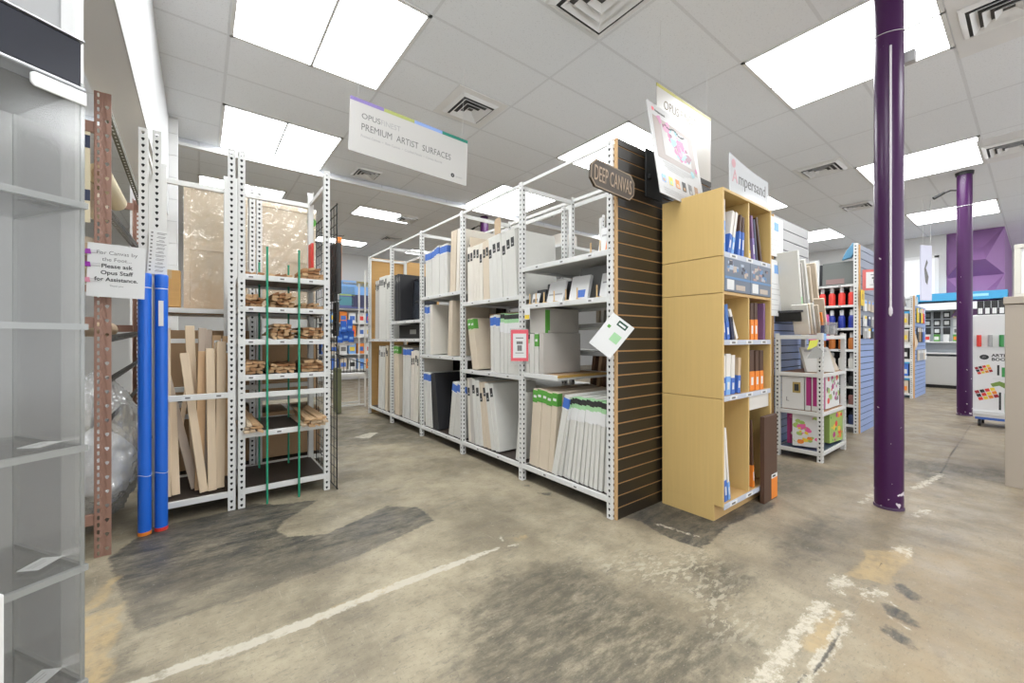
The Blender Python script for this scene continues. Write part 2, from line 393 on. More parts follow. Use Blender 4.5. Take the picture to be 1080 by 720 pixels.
# ------------------------------------------------------------------ ceiling
CZ = 3.87; BZ = 3.77
def ceiling_mat(name, ox, oy, px, py):
    m, nt, b = new_mat(name); N_ = nt.nodes; L_ = nt.links
    t = N_.new('ShaderNodeTexCoord')
    mp = N_.new('ShaderNodeMapping'); mp.inputs['Location'].default_value = (-ox, -oy, 0); L_.new(t.outputs['Object'], mp.inputs['Vector'])
    br = N_.new('ShaderNodeTexBrick'); br.offset = 0; br.squash = 1
    br.inputs['Scale'].default_value = 1; br.inputs['Brick Width'].default_value = px; br.inputs['Row Height'].default_value = py
    br.inputs['Mortar Size'].default_value = .013; br.inputs['Mortar Smooth'].default_value = .0; br.inputs['Bias'].default_value = 0
    br.inputs['Color1'].default_value = (.79, .81, .84, 1); br.inputs['Color2'].default_value = (.805, .825, .855, 1); br.inputs['Mortar'].default_value = (.70, .715, .74, 1)
    L_.new(mp.outputs[0], br.inputs['Vector'])
    n = N_.new('ShaderNodeTexNoise'); n.inputs['Scale'].default_value = 90; n.inputs['Detail'].default_value = 2; L_.new(t.outputs['Object'], n.inputs['Vector'])
    r = N_.new('ShaderNodeMapRange'); r.inputs[1].default_value = .60; r.inputs[2].default_value = .70; r.inputs[3].default_value = 1; r.inputs[4].default_value = .86; L_.new(n.outputs['Fac'], r.inputs[0])
    mx = N_.new('ShaderNodeMix'); mx.data_type = 'RGBA'; mx.blend_type = 'MULTIPLY'; mx.inputs[0].default_value = 1
    L_.new(br.outputs['Color'], mx.inputs[6]); L_.new(r.outputs[0], mx.inputs[7]); L_.new(mx.outputs[2], b.inputs['Base Color'])
    b.inputs['Roughness'].default_value = .9
    bp_ = N_.new('ShaderNodeBump'); bp_.inputs['Strength'].default_value = .6; bp_.inputs['Distance'].default_value = .008
    L_.new(br.outputs['Fac'], bp_.inputs['Height']); bp_.invert = True; L_.new(bp_.outputs[0], b.inputs['Normal'])
    return m
GXo, GYo, GPX, GPY = .21, .46, 1.307, .6435
struct(MB().box(-4, 20, -5, 6.92, CZ, CZ + .08).build('ceiling', ceiling_mat('ceiling_tiles', GXo, GYo, GPX, GPY)))
struct(MB().box(-4, 20, 6.92, 13, BZ, BZ + .18).build('ceiling_rear', ceiling_mat('ceiling_tiles_rear', .0, 7.98, 1.25, .61)))
struct(MB().box(-4, 20, 6.86, 6.95, BZ - .012, BZ + .03).build('trim_1', mat('ceiling_trim_white', (.75, .75, .74), .5), None, None, .004))
GRID = MB()
WALLG = mat('wall_grey_paint', (.40, .40, .40), .7, 0, .03, 2)
WALLW = mat('wall_white_paint', (.66, .66, .65), .6, 0, .03, 2)
# left: wall stub beside the camera, header over the roll bay, siding column far back
wm = MB(); wm.mat(0).box(-4, -.365, 2.0, 2.12, 0, CZ); wm.mat(1).box(-.365, -.333, 1.995, 2.125, 0, CZ)
struct(wm.build('wall_left', [WALLG, WALLW]))
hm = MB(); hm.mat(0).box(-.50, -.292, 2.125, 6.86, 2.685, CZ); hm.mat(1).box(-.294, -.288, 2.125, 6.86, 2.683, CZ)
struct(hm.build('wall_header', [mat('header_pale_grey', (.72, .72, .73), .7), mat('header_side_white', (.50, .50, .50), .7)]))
sm_ = MB()
z = 0
while z < CZ - .01:
    sm_.box(-.62, -.20, 6.3, 6.4, z, min(z + .255, CZ - .02)); sm_.box(-.62, -.20, 6.308, 6.39, z + .255, min(z + .262, CZ - .01)); z += .262
struct(sm_.build('wall_left_siding', WALLW))
struct(MB().box(-4, 20, 12.7, 12.8, 0, BZ).build('wall_far', WALLW))
struct(MB().box(-4.1, -4.0, 2.12, 12.7, 0, CZ).build('wall_left_back', WALLG))
rm = MB(); rm.mat(0).box(15.0, 15.12, 1.42, 12.7, 0, CZ); rm.mat(1).box(14.985, 15.0, 1.42, 12.7, 1.0, 1.05)
struct(rm.build('wall_right', [WALLW, mat('wall_rail_grey', (.6, .6, .6), .5)]))
struct(MB().box(19.5, 19.6, -6, 1.4, 0, CZ).build('wall_right_rear', WALLW))
# purple corner block with folded facets
PUR = mat('purple_wall_paint', (.27, .135, .32), .5, 0, .06, 3)
pm = MB(); X = 15.0
pm.box(X + .05, X + 4.5, .48, 1.42, 0, CZ)
ya, yb = .48, 1.42; k = .42
def facet(z0, z1):
    zc = (z0 + z1) / 2; ym = (ya + yb) / 2
    C = [(X + .05, ya, z0), (X + .05, yb, z0), (X + .05, yb, z1), (X + .05, ya, z1)]
    I = [(X - k, ym - .2, z0 + .30 * (z1 - z0)), (X - k, ym + .2, z0 + .30 * (z1 - z0)), (X - k * .35, ym + .14, z0 + .58 * (z1 - z0)), (X - k * .35, ym - .14, z0 + .58 * (z1 - z0))]
    pm.add(C + I, [(0, 4, 5, 1), (1, 5, 6, 2), (2, 6, 7, 3), (3, 7, 4, 0), (4, 7, 6, 5)])
facet(2.75, CZ); facet(1.65, 2.75)
struct(pm.build('wall_purple', PUR))
# white framed transom window on the right wall
wn = MB(); wn.box(14.95, 15.0, 1.55, 1.62, 2.3, 3.35); wn.box(14.95, 15.0, 3.3, 3.37, 2.3, 3.35); wn.box(14.95, 15.0, 1.55, 3.37, 2.28, 2.35); wn.box(14.95, 15.0, 1.55, 3.37, 3.3, 3.37)
wf = wn.build('window_1', mat('window_frame_white', (.8, .8, .8), .4)); struct(wf)
struct(MB().box(14.985, 14.998, 1.62, 3.3, 2.35, 3.3).build('window_shade', emit_mat('daylit_window_shade', (.95, .98, 1), .16), wf))

# ceiling lights: twin 2x4 troffers on the tile grid
FRM = mat('troffer_frame', (.72, .72, .71), .5)
def ceiling_light(x0, y0, x1, y1, z, label, split=True, group='fluorescent panel lights in the ceiling'):
    t = thing('ceiling_light', label, 'ceiling light', ((x0 + x1) / 2, (y0 + y1) / 2, z), 0, group)
    hx, hy = (x1 - x0) / 2, (y1 - y0) / 2; fw = .03
    fm = MB()
    fm.box(-hx, hx, -hy, -hy + fw, -.008, .002); fm.box(-hx, hx, hy - fw, hy, -.008, .002); fm.box(-hx, -hx + fw, -hy, hy, -.008, .002); fm.box(hx - fw, hx, -hy, hy, -.008, .002)
    if split: fm.box(-.012, .012, -hy, hy, -.008, .002)
    fm.build('frame', FRM, t)
    parts = [(-hx + fw, -.012), (.012, hx - fw)] if split else [(-hx + fw, hx - fw)]
    for a, b_ in parts:
        MB().box(a, b_, -hy + fw, hy - fw, -.004, .001).build('diffuser', LIGHT, t)
    return t
cells = [
    (0, 4, 'large twin panel light nearest above the wooden stretcher bar racks'), (0, 8, 'twin panel light further back over the plastic wrapped boards'),
    (3, 0, 'twin panel light cut by the top of the picture beside the purple column'), (3, 4, 'twin panel light above the dark slatwall end of the canvas shelving'),
    (3, 8, 'twin panel light over the middle of the canvas shelving'), (6, 0, 'twin panel light in the middle distance between the two purple columns'),
    (6, 4, 'panel light just showing beside the white acrylic sign on the bookcase'), (9, 0, 'far panel light behind the distant purple column'),
    (9, 4, 'small far panel light above the spray bottle shelves'), (6, 8, 'panel light glimpsed between canvases near the rear purple column'),
    (0, 0, 'added unseen panel light overhead in front of the camera position'), (3, -4, 'added unseen panel light over the open floor by the counter'), (6, -4, 'added unseen panel light over the aisle behind the counter'), (9, -4, 'added unseen panel light over the far end aisle'), (0, -4, 'added unseen panel light over the shop entrance'), (-2, 4, 'added unseen panel light brightening the roll storage rack behind the header'), (-2, 8, 'added unseen panel light brightening the stock room side beyond the roll rack')]  # this row: unseen panels added on the grid to brighten room and stock side
for i, j, lab in cells:
    x0 = GXo + i * GPX; y0 = GYo + j * GPY
    ceiling_light(x0, y0, x0 + GPX, y0 + 2 * GPY, CZ, lab)
for x0, y0, x1, y1, lab in [(2.43, 7.95, 3.67, 8.57, 'single strip light beyond the hanging sign over the aisle'), (2.34, 10.9, 3.58, 11.5, 'far strip light above the end of the aisle'),
        (-.02, 7.97, 1.21, 8.56, 'strip light behind the plastic wrapped boards'), (4.8, 10.9, 6.05, 11.5, 'small far strip light over the plywood end panel'), (7.0, 8.0, 8.3, 8.6, 'strip light over the rear aisles')]:
    ceiling_light(x0, y0, x1, y1, BZ, lab, False)

# square louvred vents
VENTM = mat('vent_white', (.76, .76, .76), .45); VENTD = mat('vent_throat_dark', (.09, .09, .09), .8)
def vent(cx, cy, z, half, label, panel=None):
    t = thing('ceiling_vent', label, 'air vent', (cx, cy, z), 0, 'louvred ceiling vents')
    if panel: MB().box(-panel[0], panel[0], -panel[1], panel[1], -.006, .003).build('panel', VENTM, t)
    MB().box(-half * .94, half * .94, -half * .94, half * .94, -.011, -.007).build('throat', VENTD, t)
    for k_, f_ in enumerate((1.0, .76, .52, .28)):
        a = half * f_; b_ = a - half * .15; lm = MB()
        o_ = [(-a, -a, -.042), (a, -a, -.042), (a, a, -.042), (-a, a, -.042)]; i_ = [(-b_, -b_, -.012), (b_, -b_, -.012), (b_, b_, -.012), (-b_, b_, -.012)]
        if k_ == 0: o_ = [(p[0], p[1], -.008) for p in o_]; i_ = [(p[0], p[1], -.03) for p in i_]
        lm.add(o_ + i_, [(q, (q + 1) % 4, (q + 1) % 4 + 4, q + 4) for q in range(4)])
        me_ = bake(lm.mesh('louvre', VENTM), .003); put('louvre', me_, t)
    return t
vent(2.475, 3.99, CZ, .235, 'square louvred vent behind the hanging premium surfaces sign', (.32, .31))
vent(2.475, 2.06, CZ, .30, 'big square vent cut by the top edge of the picture', (.32, .31))
vent(7.70, 2.06, CZ, .26, 'square vent beyond the white acrylic sign on the bookcase', (.32, .31))
vent(2.12, 6.56, CZ, .2, 'small dark vent under the lower corner of the hanging sign')
vent(3.5, 8.2, BZ, .22, 'small vent beside the single strip light over the aisle')
vent(3.87, 10.0, BZ, .24, 'far vent over the end of the canvas shelving')
vent(5.87, 6.57, CZ, .23, 'dark vent seen through the top bay of the canvas shelving')
vent(11.6, 3.7, CZ, .24, 'tiny far vent above the spray bottle shelves')
vent(8.85, .2, CZ, .28, 'vent at the picture edge above the counter block', (.6, .31))
vent(12.6, -.3, CZ, .28, 'far vent at the picture edge above the purple wall block', (.6, .31))
vent(5.1, .14, CZ, .26, 'vent in the grey return panel at the top corner of the picture', (.6, .31))
vent(10.4, 2.2, CZ, .24, 'dark vent just beside the nearest purple column', None)
# ------------------------------------------------------------------ shelving parts
TAGW = PAPER
def price_label(parent, p, facing, w=.06, h=.022):
    mb = MB()
    if facing == 'y':
        mb.mat(0).cbox(p[0], p[1] - .001, p[2], w, .002, h); mb.mat(1).cbox(p[0], p[1] - .0025, p[2], w * .45, .001, h * .5)
    else:
        mb.mat(0).cbox(p[0] - .001, p[1], p[2], .002, w, h); mb.mat(1).cbox(p[0] - .0025, p[1], p[2], .001, w * .45, h * .5)
    return mb.build('price_label', [TAGW, GREYT], parent)
def shelf_y(root, x0, x1, y0, y1, z, deck=BROWNDECK, labels=(), rail=.04, with_deck=True):
    """shelf whose front rail faces -y"""
    m_ = MB(); m_.box(x0, x1, y0, y0 + .022, z - rail, z); m_.box(x0, x1, y1 - .022, y1, z - rail, z)
    if with_deck: m_.box(x0, x0 + .02, y0 + .022, y1 - .022, z - rail, z - .006); m_.box(x1 - .02, x1, y0 + .022, y1 - .022, z - rail, z - .006)
    s_ = m_.build('shelf', WHITE, root, None, .003)
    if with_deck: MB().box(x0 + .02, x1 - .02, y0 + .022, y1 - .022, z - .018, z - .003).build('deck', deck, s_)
    for lx in labels: price_label(s_, (lx, y0, z - rail / 2), 'y')
    return s_
def shelf_x(root, x0, x1, y0, y1, z, deck=GREYDECK, labels=(), rail=.04):
    """shelf whose front rail faces -x"""
    m_ = MB(); m_.box(x0, x0 + .022, y0, y1, z - rail, z); m_.box(x1 - .022, x1, y0, y1, z - rail, z)
    m_.box(x0 + .022, x1 - .022, y0, y0 + .02, z - rail, z - .006); m_.box(x0 + .022, x1 - .022, y1 - .02, y1, z - rail, z - .006)
    s_ = m_.build('shelf', WHITE, root, None, .003)
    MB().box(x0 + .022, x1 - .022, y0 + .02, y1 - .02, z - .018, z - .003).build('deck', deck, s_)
    for ly in labels: price_label(s_, (x0, ly, z - rail / 2), 'x')
    return s_

# ------------------------------------------------------------------ rack bay of loose boards
YF, YB = 3.50, 4.13
rk = thing('shelving_rack', 'white slotted rack bay of upright pine boards beside the blue tubes', 'shelving rack', (0, 0, 0))
upright(rk, -.238, YF, 0); upright(rk, .205, YF, 1); upright(rk, -.238, YB, 3); upright(rk, .205, YB, 2)
shelf_y(rk, -.232, .2, YF + .002, YB - .002, .135)
shelf_y(rk, -.232, .2, YF + .002, YB - .002, .84, labels=(-.19, -.06, .11), with_deck=False)
for nm, z in (('back_rail', 1.22), ('back_rail', .62)): MB().box(-.232, .2, YB - .025, YB - .003, z - .035, z).build(nm, WHITE, rk)
MB().box(-.232, .2, YB - .03, YB - .004, 2.42, 2.46).build('top_beam', WHITE, rk, None, .004)
# narrow frame beside it, carrying the price list
nf = thing('rack_ladder', 'narrow white slotted frame behind the blue tubes with price list taped on', 'rack frame')
upright(nf, -.262, YF, 1, 2.57); upright(nf, -.262, YB, 2, 2.57)
MB().box(-.275, -.265, YF + .05, YB - .05, 2.44, 2.48).build('cross_beam', WHITE, nf); MB().box(-.275, -.265, YF + .05, YB - .05, .10, .14).build('cross_beam', WHITE, nf)

# ------------------------------------------------------------------ rack bay of stretcher bars
r2 = thing('shelving_rack', 'white slotted rack bay of stretcher bar bundles with green divider rods', 'shelving rack')
upright(r2, .222, YF, 0); upright(r2, .838, YF, 1); upright(r2, .222, YB, 3); upright(r2, .838, YB, 2)
SZ = [.135, .54, .955, 1.215, 1.455, 1.69]
for i, z in enumerate(SZ):
    shelf_y(r2, .228, .832, YF + .002, YB - .002, z, labels=() if i == 0 else ((.30, .50, .70) if i > 1 else (.48,)))
MB().box(.228, .832, YF + .003, YF + .025, .785, .825).build('front_rail', WHITE, r2, None, .003)
MB().box(.228, .832, YB - .025, YB - .003, .785, .825).build('back_rail', WHITE, r2, None, .003)
MB().box(.228, .832, YB - .03, YB - .004, 2.42, 2.46).build('top_beam', WHITE, r2, None, .004)
MB().box(.805, .83, YF + .04, YB - .04, 2.44, 2.475).build('cross_beam', WHITE, r2, None, .004)
RODM = mat('green_rod', (.02, .30, .17), .4)
for i, (x, y, z0, lab) in enumerate([(.40, 3.482, 0, 'green divider rod in front of the bar shelves, nearer the boards'), (.612, 3.482, 0, 'green divider rod in front of the bar shelves, nearer the wire grid'),
        (.40, 3.98, .14, 'green divider rod at the back of the bar shelves, nearer the boards'), (.617, 3.98, .14, 'green divider rod at the back of the bar shelves, nearer the wire grid')]):
    rod = MB().tube([(0, 0, z0), (0, 0, 1.89 - z0 * .3)], .0075, 10).tube([(0, 0, 1.885 - z0 * .3), (0, 0, 1.90 - z0 * .3)], .0085, 10).build('divider_rod', RODM, None, (x, y, 0))
    tag(rod, lab, 'rod', 'green divider rods')

# stretcher bars: mitred pine sticks lying in bundles, tips towards the aisle
def stick_mesh(w_, h_, l_, m_):
    mb = MB()
    mb.add([(-w_ / 2, w_ * .9, 0), (w_ / 2, 0, 0), (w_ / 2, l_ - .02, 0), (-w_ / 2, l_ - w_, 0), (-w_ / 2, w_ * .9, h_), (w_ / 2, 0, h_), (w_ / 2, l_ - .02, h_), (-w_ / 2, l_ - w_, h_ * .72)],
           [(0, 3, 2, 1), (4, 5, 6, 7), (0, 1, 5, 4), (1, 2, 6, 5), (2, 3, 7, 6), (3, 0, 4, 7)])
    return mb.mesh('stretcher_bar', m_)
STK = [stick_mesh(.036, .019, .47, STICKM), stick_mesh(.038, .018, .50, STICKD), stick_mesh(.032, .020, .44, STICKM), stick_mesh(.034, .019, .46, mat('stretcher_pine_tan', (.55, .33, .17), .6, 0, .2, 6))]
STKL = [stick_mesh(.03, .016, .60, WOOD), stick_mesh(.034, .015, .66, STICKM)]
def bundle(x0, x1, z, rows, label, group, pool=STK, front=3.535, jitter=.03, upright_bias=.0):
    n = 0
    for r in range(rows):
        x = x0 + random.uniform(0, .012)
        inset = r * .006
        while x < x1 - .03 - inset:
            me_ = random.choice(pool)
            o = put('stretcher_bar', me_, None, (x + .017 + inset, front + random.uniform(-jitter, jitter), z + r * .0235 + .004), rot=(rad(random.uniform(-.5, 1.5)), rad(random.uniform(-24, 24)), rad(random.uniform(-2.5, 2.5))))
            tag(o, label, 'stretcher bar', group); n += 1
            x += .041
    return n
def bars(z, spec, where):
    for k, (x0, x1, rows, nm) in enumerate(spec):
        bundle(x0, x1, z, rows, f'pine stretcher bar in the {nm} bundle on the {where}', f'stretcher bars, {nm} bundle, {where}')
bars(1.69, [(.26, .39, 1, 'thin'), (.415, .60, 1, 'flat'), (.635, .805, 4, 'tall')], 'topmost bar shelf')
bars(1.455, [(.25, .385, 4, 'tight'), (.42, .60, 5, 'tall'), (.635, .80, 2, 'low')], 'second bar shelf from the top')
bars(1.215, [(.25, .29, 1, 'single'), (.425, .60, 5, 'heaped'), (.635, .81, 4, 'shallow')], 'third bar shelf from the top')
bars(.955, [(.255, .39, 4, 'leaning'), (.42, .60, 3, 'flat'), (.635, .81, 4, 'tall')], 'fourth bar shelf from the top')
bundle(.25, .375, .54, 3, 'long pine bar in the bundle by the white post, low bar shelf', 'long bars by the post, low bar shelf', STKL, 3.44)
bundle(.63, .82, .54, 3, 'long pine bar jutting past the wire grid, low bar shelf', 'long bars by the wire grid, low bar shelf', STKL, 3.40)

# loose boards standing in the bay
BRDD = mat('greyed_pine_board', (.55, .45, .36), .7, 0, .12, 3, 0, 60, .4, (14, 14, 1.2))
def board(x0, z0, y0, x1, z1, y1, w_, label, m_=WOOD, th=.02, end=None):
    a = Vector((x0, y0, z0)); b_ = Vector((x1, y1, z1)); d = b_ - a; l_ = d.length
    zc = d.normalized(); xc = Vector((1, .12, 0)); xc = (xc - zc * xc.dot(zc)).normalized(); yc = zc.cross(xc)
    M = Matrix((xc, yc, zc)).transposed().to_4x4(); M.translation = a
    o = MB().box(-w_ / 2, w_ / 2, -th / 2, th / 2, 0, l_).build('pine_board', m_, None, None, .002); o.matrix_world = M
    tag(o, label, 'board', 'loose pine boards'); return o
zb = .148
board(-.175, zb, 3.60, -.178, 1.29, 3.60, .05, 'pale pine board standing straight against the blue tubes')
board(-.20, zb, 3.66, -.205, 1.25, 3.66, .03, 'narrow pine board half hidden behind the blue tubes')
board(-.125, zb, 3.62, -.150, .80, 3.74, .045, 'short pine board behind the straight pale board')
board(.028, zb, 3.57, -.083, 1.12, 3.62, .048, 'slanting pine board crossing in front of the others')
board(-.02, zb, 3.70, -.19, .98, 3.80, .05, 'dark pine board slanting low behind the crossing board', BRDD)
board(-.145, .30, 3.78, -.045, 1.02, 3.84, .03, 'thin pine strip leaning the opposite way to the crossing board')
board(-.015, zb, 3.76, -.055, 1.315, 3.86, .055, 'tallest pine board leaning behind the crossing board')
board(.015, zb, 3.80, .022, 1.30, 3.90, .05, 'greyish tall board beside the tallest pine board', BRDD)
board(.055, zb, 3.84, .06, 1.29, 3.93, .04, 'second greyish tall board, nearer the rack post', BRDD)
board(.000, zb, 3.64, .02, 1.13, 3.66, .05, 'honey pine board just behind the top of the crossing board', STICKM)
board(.075, zb, 3.57, .062, 1.15, 3.60, .05, 'wide pale pine board in front beside the crossing board')
board(.098, zb, 3.66, .112, 1.19, 3.70, .04, 'pine board behind the wide pale board')
b_ = board(.118, zb, 3.60, .130, 1.20, 3.63, .055, 'broad pine board closest to the double white posts')
b_ = board(.10, zb, 3.88, .11, 1.245, 3.95, .055, 'tall board with a paper sticker near its top', STICKM)
MB().mat(0).box(-.017, .017, -.0115, -.0105, .98, 1.06).mat(1).cbox(0, -.0118, 1.02, .018, .0006, .05).build('sticker', [PAPER, GREYT], b_)
b_ = board(.163, zb, 3.89, .17, 1.24, 3.96, .045, 'tall stickered board half behind the white post', STICKM)
MB().mat(0).box(-.015, .015, -.0115, -.0105, .96, 1.04).mat(1).cbox(0, -.0118, 1.0, .016, .0006, .05).build('sticker', [PAPER, GREYT], b_)

# wire grid on the rack end, with hanging accessories
gp = thing('wire_grid', 'black wire grid panel on the aisle end of the stretcher bar rack', 'wire grid', (.872, 0, 0))
gm = MB()
for i in range(9):
    y = 3.42 + i * .0875; gm.tube([(0, y, .02), (0, y, 2.3)], .003 if 0 < i < 8 else .005, 6)
gm.build('vertical_wires', BLACKM, gp)
gm = MB()
for i in range(30):
    z = .02 + i * .0785; gm.tube([(.005, 3.42, z), (.005, 4.12, z)], .003 if 0 < i < 29 else .005, 6)
gm.build('cross_wires', BLACKM, gp)
def hang_pack(x, y, z, w_, h_, m_, label, t=.02, strip=None):
    t_ = thing('hanging_packet', label, 'packet', (x, y, z), 0, 'packets hanging on the wire grid')
    MB().box(0, t, -w_ / 2, w_ / 2, -h_, 0).build('packet_body', m_, t_, None, .003)
    MB().tube([(.878 - x, 0, .02), (t + .02, 0, .02), (t + .03, 0, .028)], .003, 6).build('hook', BLACKM, t_)
    if strip: MB().box(t, t + .0015, -w_ * .35, w_ * .35, -h_ * .35, -h_ * .1).build('packet_label', strip, t_)
    return t_
hang_pack(.915, 3.62, 2.02, .12, .42, DARK, 'black packet hanging high on the wire grid', .03, GREYT)
hang_pack(1.02, 4.02, 2.17, .07, .40, ORANGE, 'long orange strip packet hanging from the top of the grid', .04)
hang_pack(.93, 3.82, 2.05, .13, .5, DARK, 'long black packet hanging beside the orange strip', .03, PURPLE)
hang_pack(.885, 3.55, 1.52, .1, .28, DARK, 'small black packet low on the wire grid', .025, BLUEL)
hang_pack(.885, 3.85, 1.45, .12, .30, mat('navy_packet', (.03, .05, .14), .5), 'navy packet low on the wire grid', .025, PAPER)
hang_pack(.78, 3.95, 2.06, .12, .34, RED, 'red packet hanging on the inner side of the grid', .02)

# ------------------------------------------------------------------ rack behind: plastic wrapped stretched boards and boxes
r3 = thing('storage_rack', 'white slotted rack behind, storing plastic wrapped boards and boxes', 'shelving rack')
for x, q in ((.405, 0), (.395, 1), (-.30, 0), (1.0, 1)): upright(r3, x, 4.24, q, 2.57)
for x, q in ((.405, 3), (.395, 2), (-.30, 3), (1.0, 2)): upright(r3, x, 4.92, q, 2.57)
for z in (.11, .70, 1.47):
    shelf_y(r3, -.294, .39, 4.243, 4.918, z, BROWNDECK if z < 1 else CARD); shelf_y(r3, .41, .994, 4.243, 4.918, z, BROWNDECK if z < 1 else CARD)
WRAP = glass_mat('plastic_film', (.97, .97, .96), .10, .16, .07, 1.0, 7)
def wrapped_board(x0, x1, y, th, z0, h_, label, lean=2):
    t = thing('wrapped_board', label, 'wrapped canvas', ((x0 + x1) / 2, y, z0), 0, None, rot=(rad(lean), 0, 0))
    hw = (x1 - x0) / 2; mb = MB(); mb.box(-hw, hw, .012, th, 0, h_)
    mb.box(-hw, hw, 0, .012, 0, .045).box(-hw, hw, 0, .012, h_ - .045, h_).box(-hw, -hw + .045, 0, .012, .045, h_ - .045).box(hw - .045, hw, 0, .012, .045, h_ - .045).box(-hw + .045, hw - .045, .002, .012, h_ * .5 - .022, h_ * .5 + .022)
    mb.build('panel', mat('raw_linen_panel', (.80, .67, .50), .75, 0, .05, 4), t, None, .002)
    # loose film with soft folds
    fm = MB(); nx_, nz_ = 26, 26; vs = []
    for j in range(nz_ + 1):
        for i in range(nx_ + 1):
            u = i / nx_; v = j / nz_
            d = .016 * math.sin(9 * u + 4 * v) * math.sin(7 * v) + .013 * math.sin(31 * (u - v) + 2 * math.sin(5 * v)) + random.uniform(-.004, .004)
            vs.append((-hw - .006 + (2 * hw + .012) * u, -.016 + min(.006, d), -.002 + (h_ + .01) * v))
    fm.add(vs, [(j * (nx_ + 1) + i, j * (nx_ + 1) + i + 1, (j + 1) * (nx_ + 1) + i + 1, (j + 1) * (nx_ + 1) + i) for j in range(nz_) for i in range(nx_)], smooth=True)
    fm.build('plastic_wrap', WRAP, t)
    return t
t = wrapped_board(-.105, .36, 4.56, .05, 1.478, 1.10, 'plastic wrapped pale board behind the loose pine boards, by the siding')
t = wrapped_board(.43, .955, 4.58, .05, 1.478, 1.06, 'plastic wrapped pale board with a green sticker near its corner')
MB().lathe([(.045, 0), (.045, .001)], 20, Matrix.Translation((.22, -.012, .93)) @ Matrix.Rotation(PI / 2, 4, 'X')).build('green_sticker', GREEN, t)
def carton(x0, x1, y0, y1, z0, h_, label, m_=CARD, rz=0, group='cardboard boxes'):
    t = thing('cardboard_box', label, 'box', ((x0 + x1) / 2, (y0 + y1) / 2, z0), rad(rz), group)
    a, b_ = (x1 - x0) / 2, (y1 - y0) / 2
    MB().box(-a, a, -b_, b_, 0, h_ - .004).build('body', m_, t, None, .003)
    MB().box(-a, a, -b_, -.002, h_ - .004, h_).box(-a, a, .002, b_, h_ - .004, h_).build('flaps', m_, t)
    MB().box(-.025, .025, -b_ - .001, b_ + .001, h_, h_ + .001).box(-.025, .025, -b_ - .001, -b_, h_ - .07, h_).build('tape', mat('parcel_tape', (.50, .36, .2), .3), t)
    return t
carton(.45, .95, 4.34, 4.85, .12, .42, 'brown carton on the lowest shelf of the rack behind the bars', CARD)
carton(.45, .93, 4.34, 4.85, .71, .5, 'brown carton on the middle shelf of the rack behind the bars', CARD)
carton(-.25, .36, 4.34, 4.85, .71, .58, 'brown carton behind the upright pine boards', CARD)
carton(-.25, .36, 4.34, 4.85, .12, .5, 'brown carton low behind the upright pine boards', CARD)
gb = carton(-.28, -.12, 4.30, 4.44, 1.478, .30, 'small golden box on the shelf beside the wrapped board', PLY)

# ------------------------------------------------------------------ roll rack in brown slotted steel
br = thing('roll_storage_rack', 'copper brown slotted steel rack holding rolls of raw canvas', 'storage rack')
def brown_post(x, y, h_, q):
    mb = MB(); perf(mb, .035, h_, .04, SLOT, lambda u, z: (u, 0, z)); perf(mb, .035, h_, .08, TEAR, lambda u, z: (u, 0, z), .035); perf(mb, .05, h_, .04, SLOT, lambda u, z: (0, u, z))
    me_ = bake(mb.mesh('post', RUST), .003); put('post', me_, br, (x, y, 0), rot=(0, 0, q * PI / 2))
brown_post(-.462, 3.205, 2.60, 0); brown_post(-.462, 4.95, 2.46, 3); brown_post(-1.35, 3.205, 2.6, 0); brown_post(-1.35, 4.95, 2.46, 3)
GANG = mat('dark_olive_angle', (.09, .09, .055), .5, .2)
def rail_y(x, z0, z1, nm, m_):
    mb = MB(); l_ = 1.68
    perf(mb, .04, l_, .05, SLOT, lambda u, z: (0, z, u)); perf(mb, .03, l_, .05, SLOT, lambda u, z: (-u, z, 0))
    o = put(nm, bake(mb.mesh(nm, m_), .002), br, (x, 3.26, z0)); o.rotation_euler.x = math.atan2(z1 - z0, l_); return o
rail_y(-.405, 2.52, 2.42, 'top_rail', GANG)
for z in (1.94, 1.62, 1.20, .96, .73): rail_y(-.41, z, z + .05, 'side_rail', BLACKM)
for z in (2.08, 1.62, 1.20, .96, .73): rail_y(-1.30, z, z + .05, 'side_rail', BLACKM)
for y in (3.21, 4.94):
    for z in (2.37, 1.62, 1.28, .18): MB().box(-1.35, -.43 if y > 4 else -.462, y, y + .03, z, z + .06).build('cross_beam', RUST, br, None, .003)
def roll(x, y0, y1, z, r, label, m_=CREAM, core=True):
    t = thing('canvas_roll', label, 'roll of canvas', (x, y0, z), 0, 'rolls of raw canvas')
    MB().tube([(0, 0, 0), (0, y1 - y0, 0)], r, 24).build('rolled_canvas', m_, t)
    MB().tube([(0, -.02, 0), (0, .01, 0)], r * .45, 16).build('core_tube', CARDL, t)
    return t
RYEL = mat('yellowish_canvas', (.68, .60, .42), .8, 0, .06, 6)
roll(-.452, 3.26, 3.86, 2.155, .058, 'cream canvas roll lying highest on the brown rack, nearest the aisle', RYEL)
roll(-.515, 3.26, 3.80, 2.05, .06, 'cream canvas roll beside the highest one on the brown rack', CREAM)
roll(-.50, 3.27, 4.75, 1.725, .07, 'cream canvas roll on the rail behind the paper notice', CREAM)
roll(-.68, 3.27, 4.75, 1.72, .07, 'cream canvas roll deeper behind the paper notice', RYEL)
roll(-.85, 3.30, 4.75, 2.15, .07, 'pale canvas roll high behind the glass case', CANV)
roll(-.60, 3.30, 4.75, 1.295, .06, 'pale canvas roll on the middle rail behind the bag', CARDL)
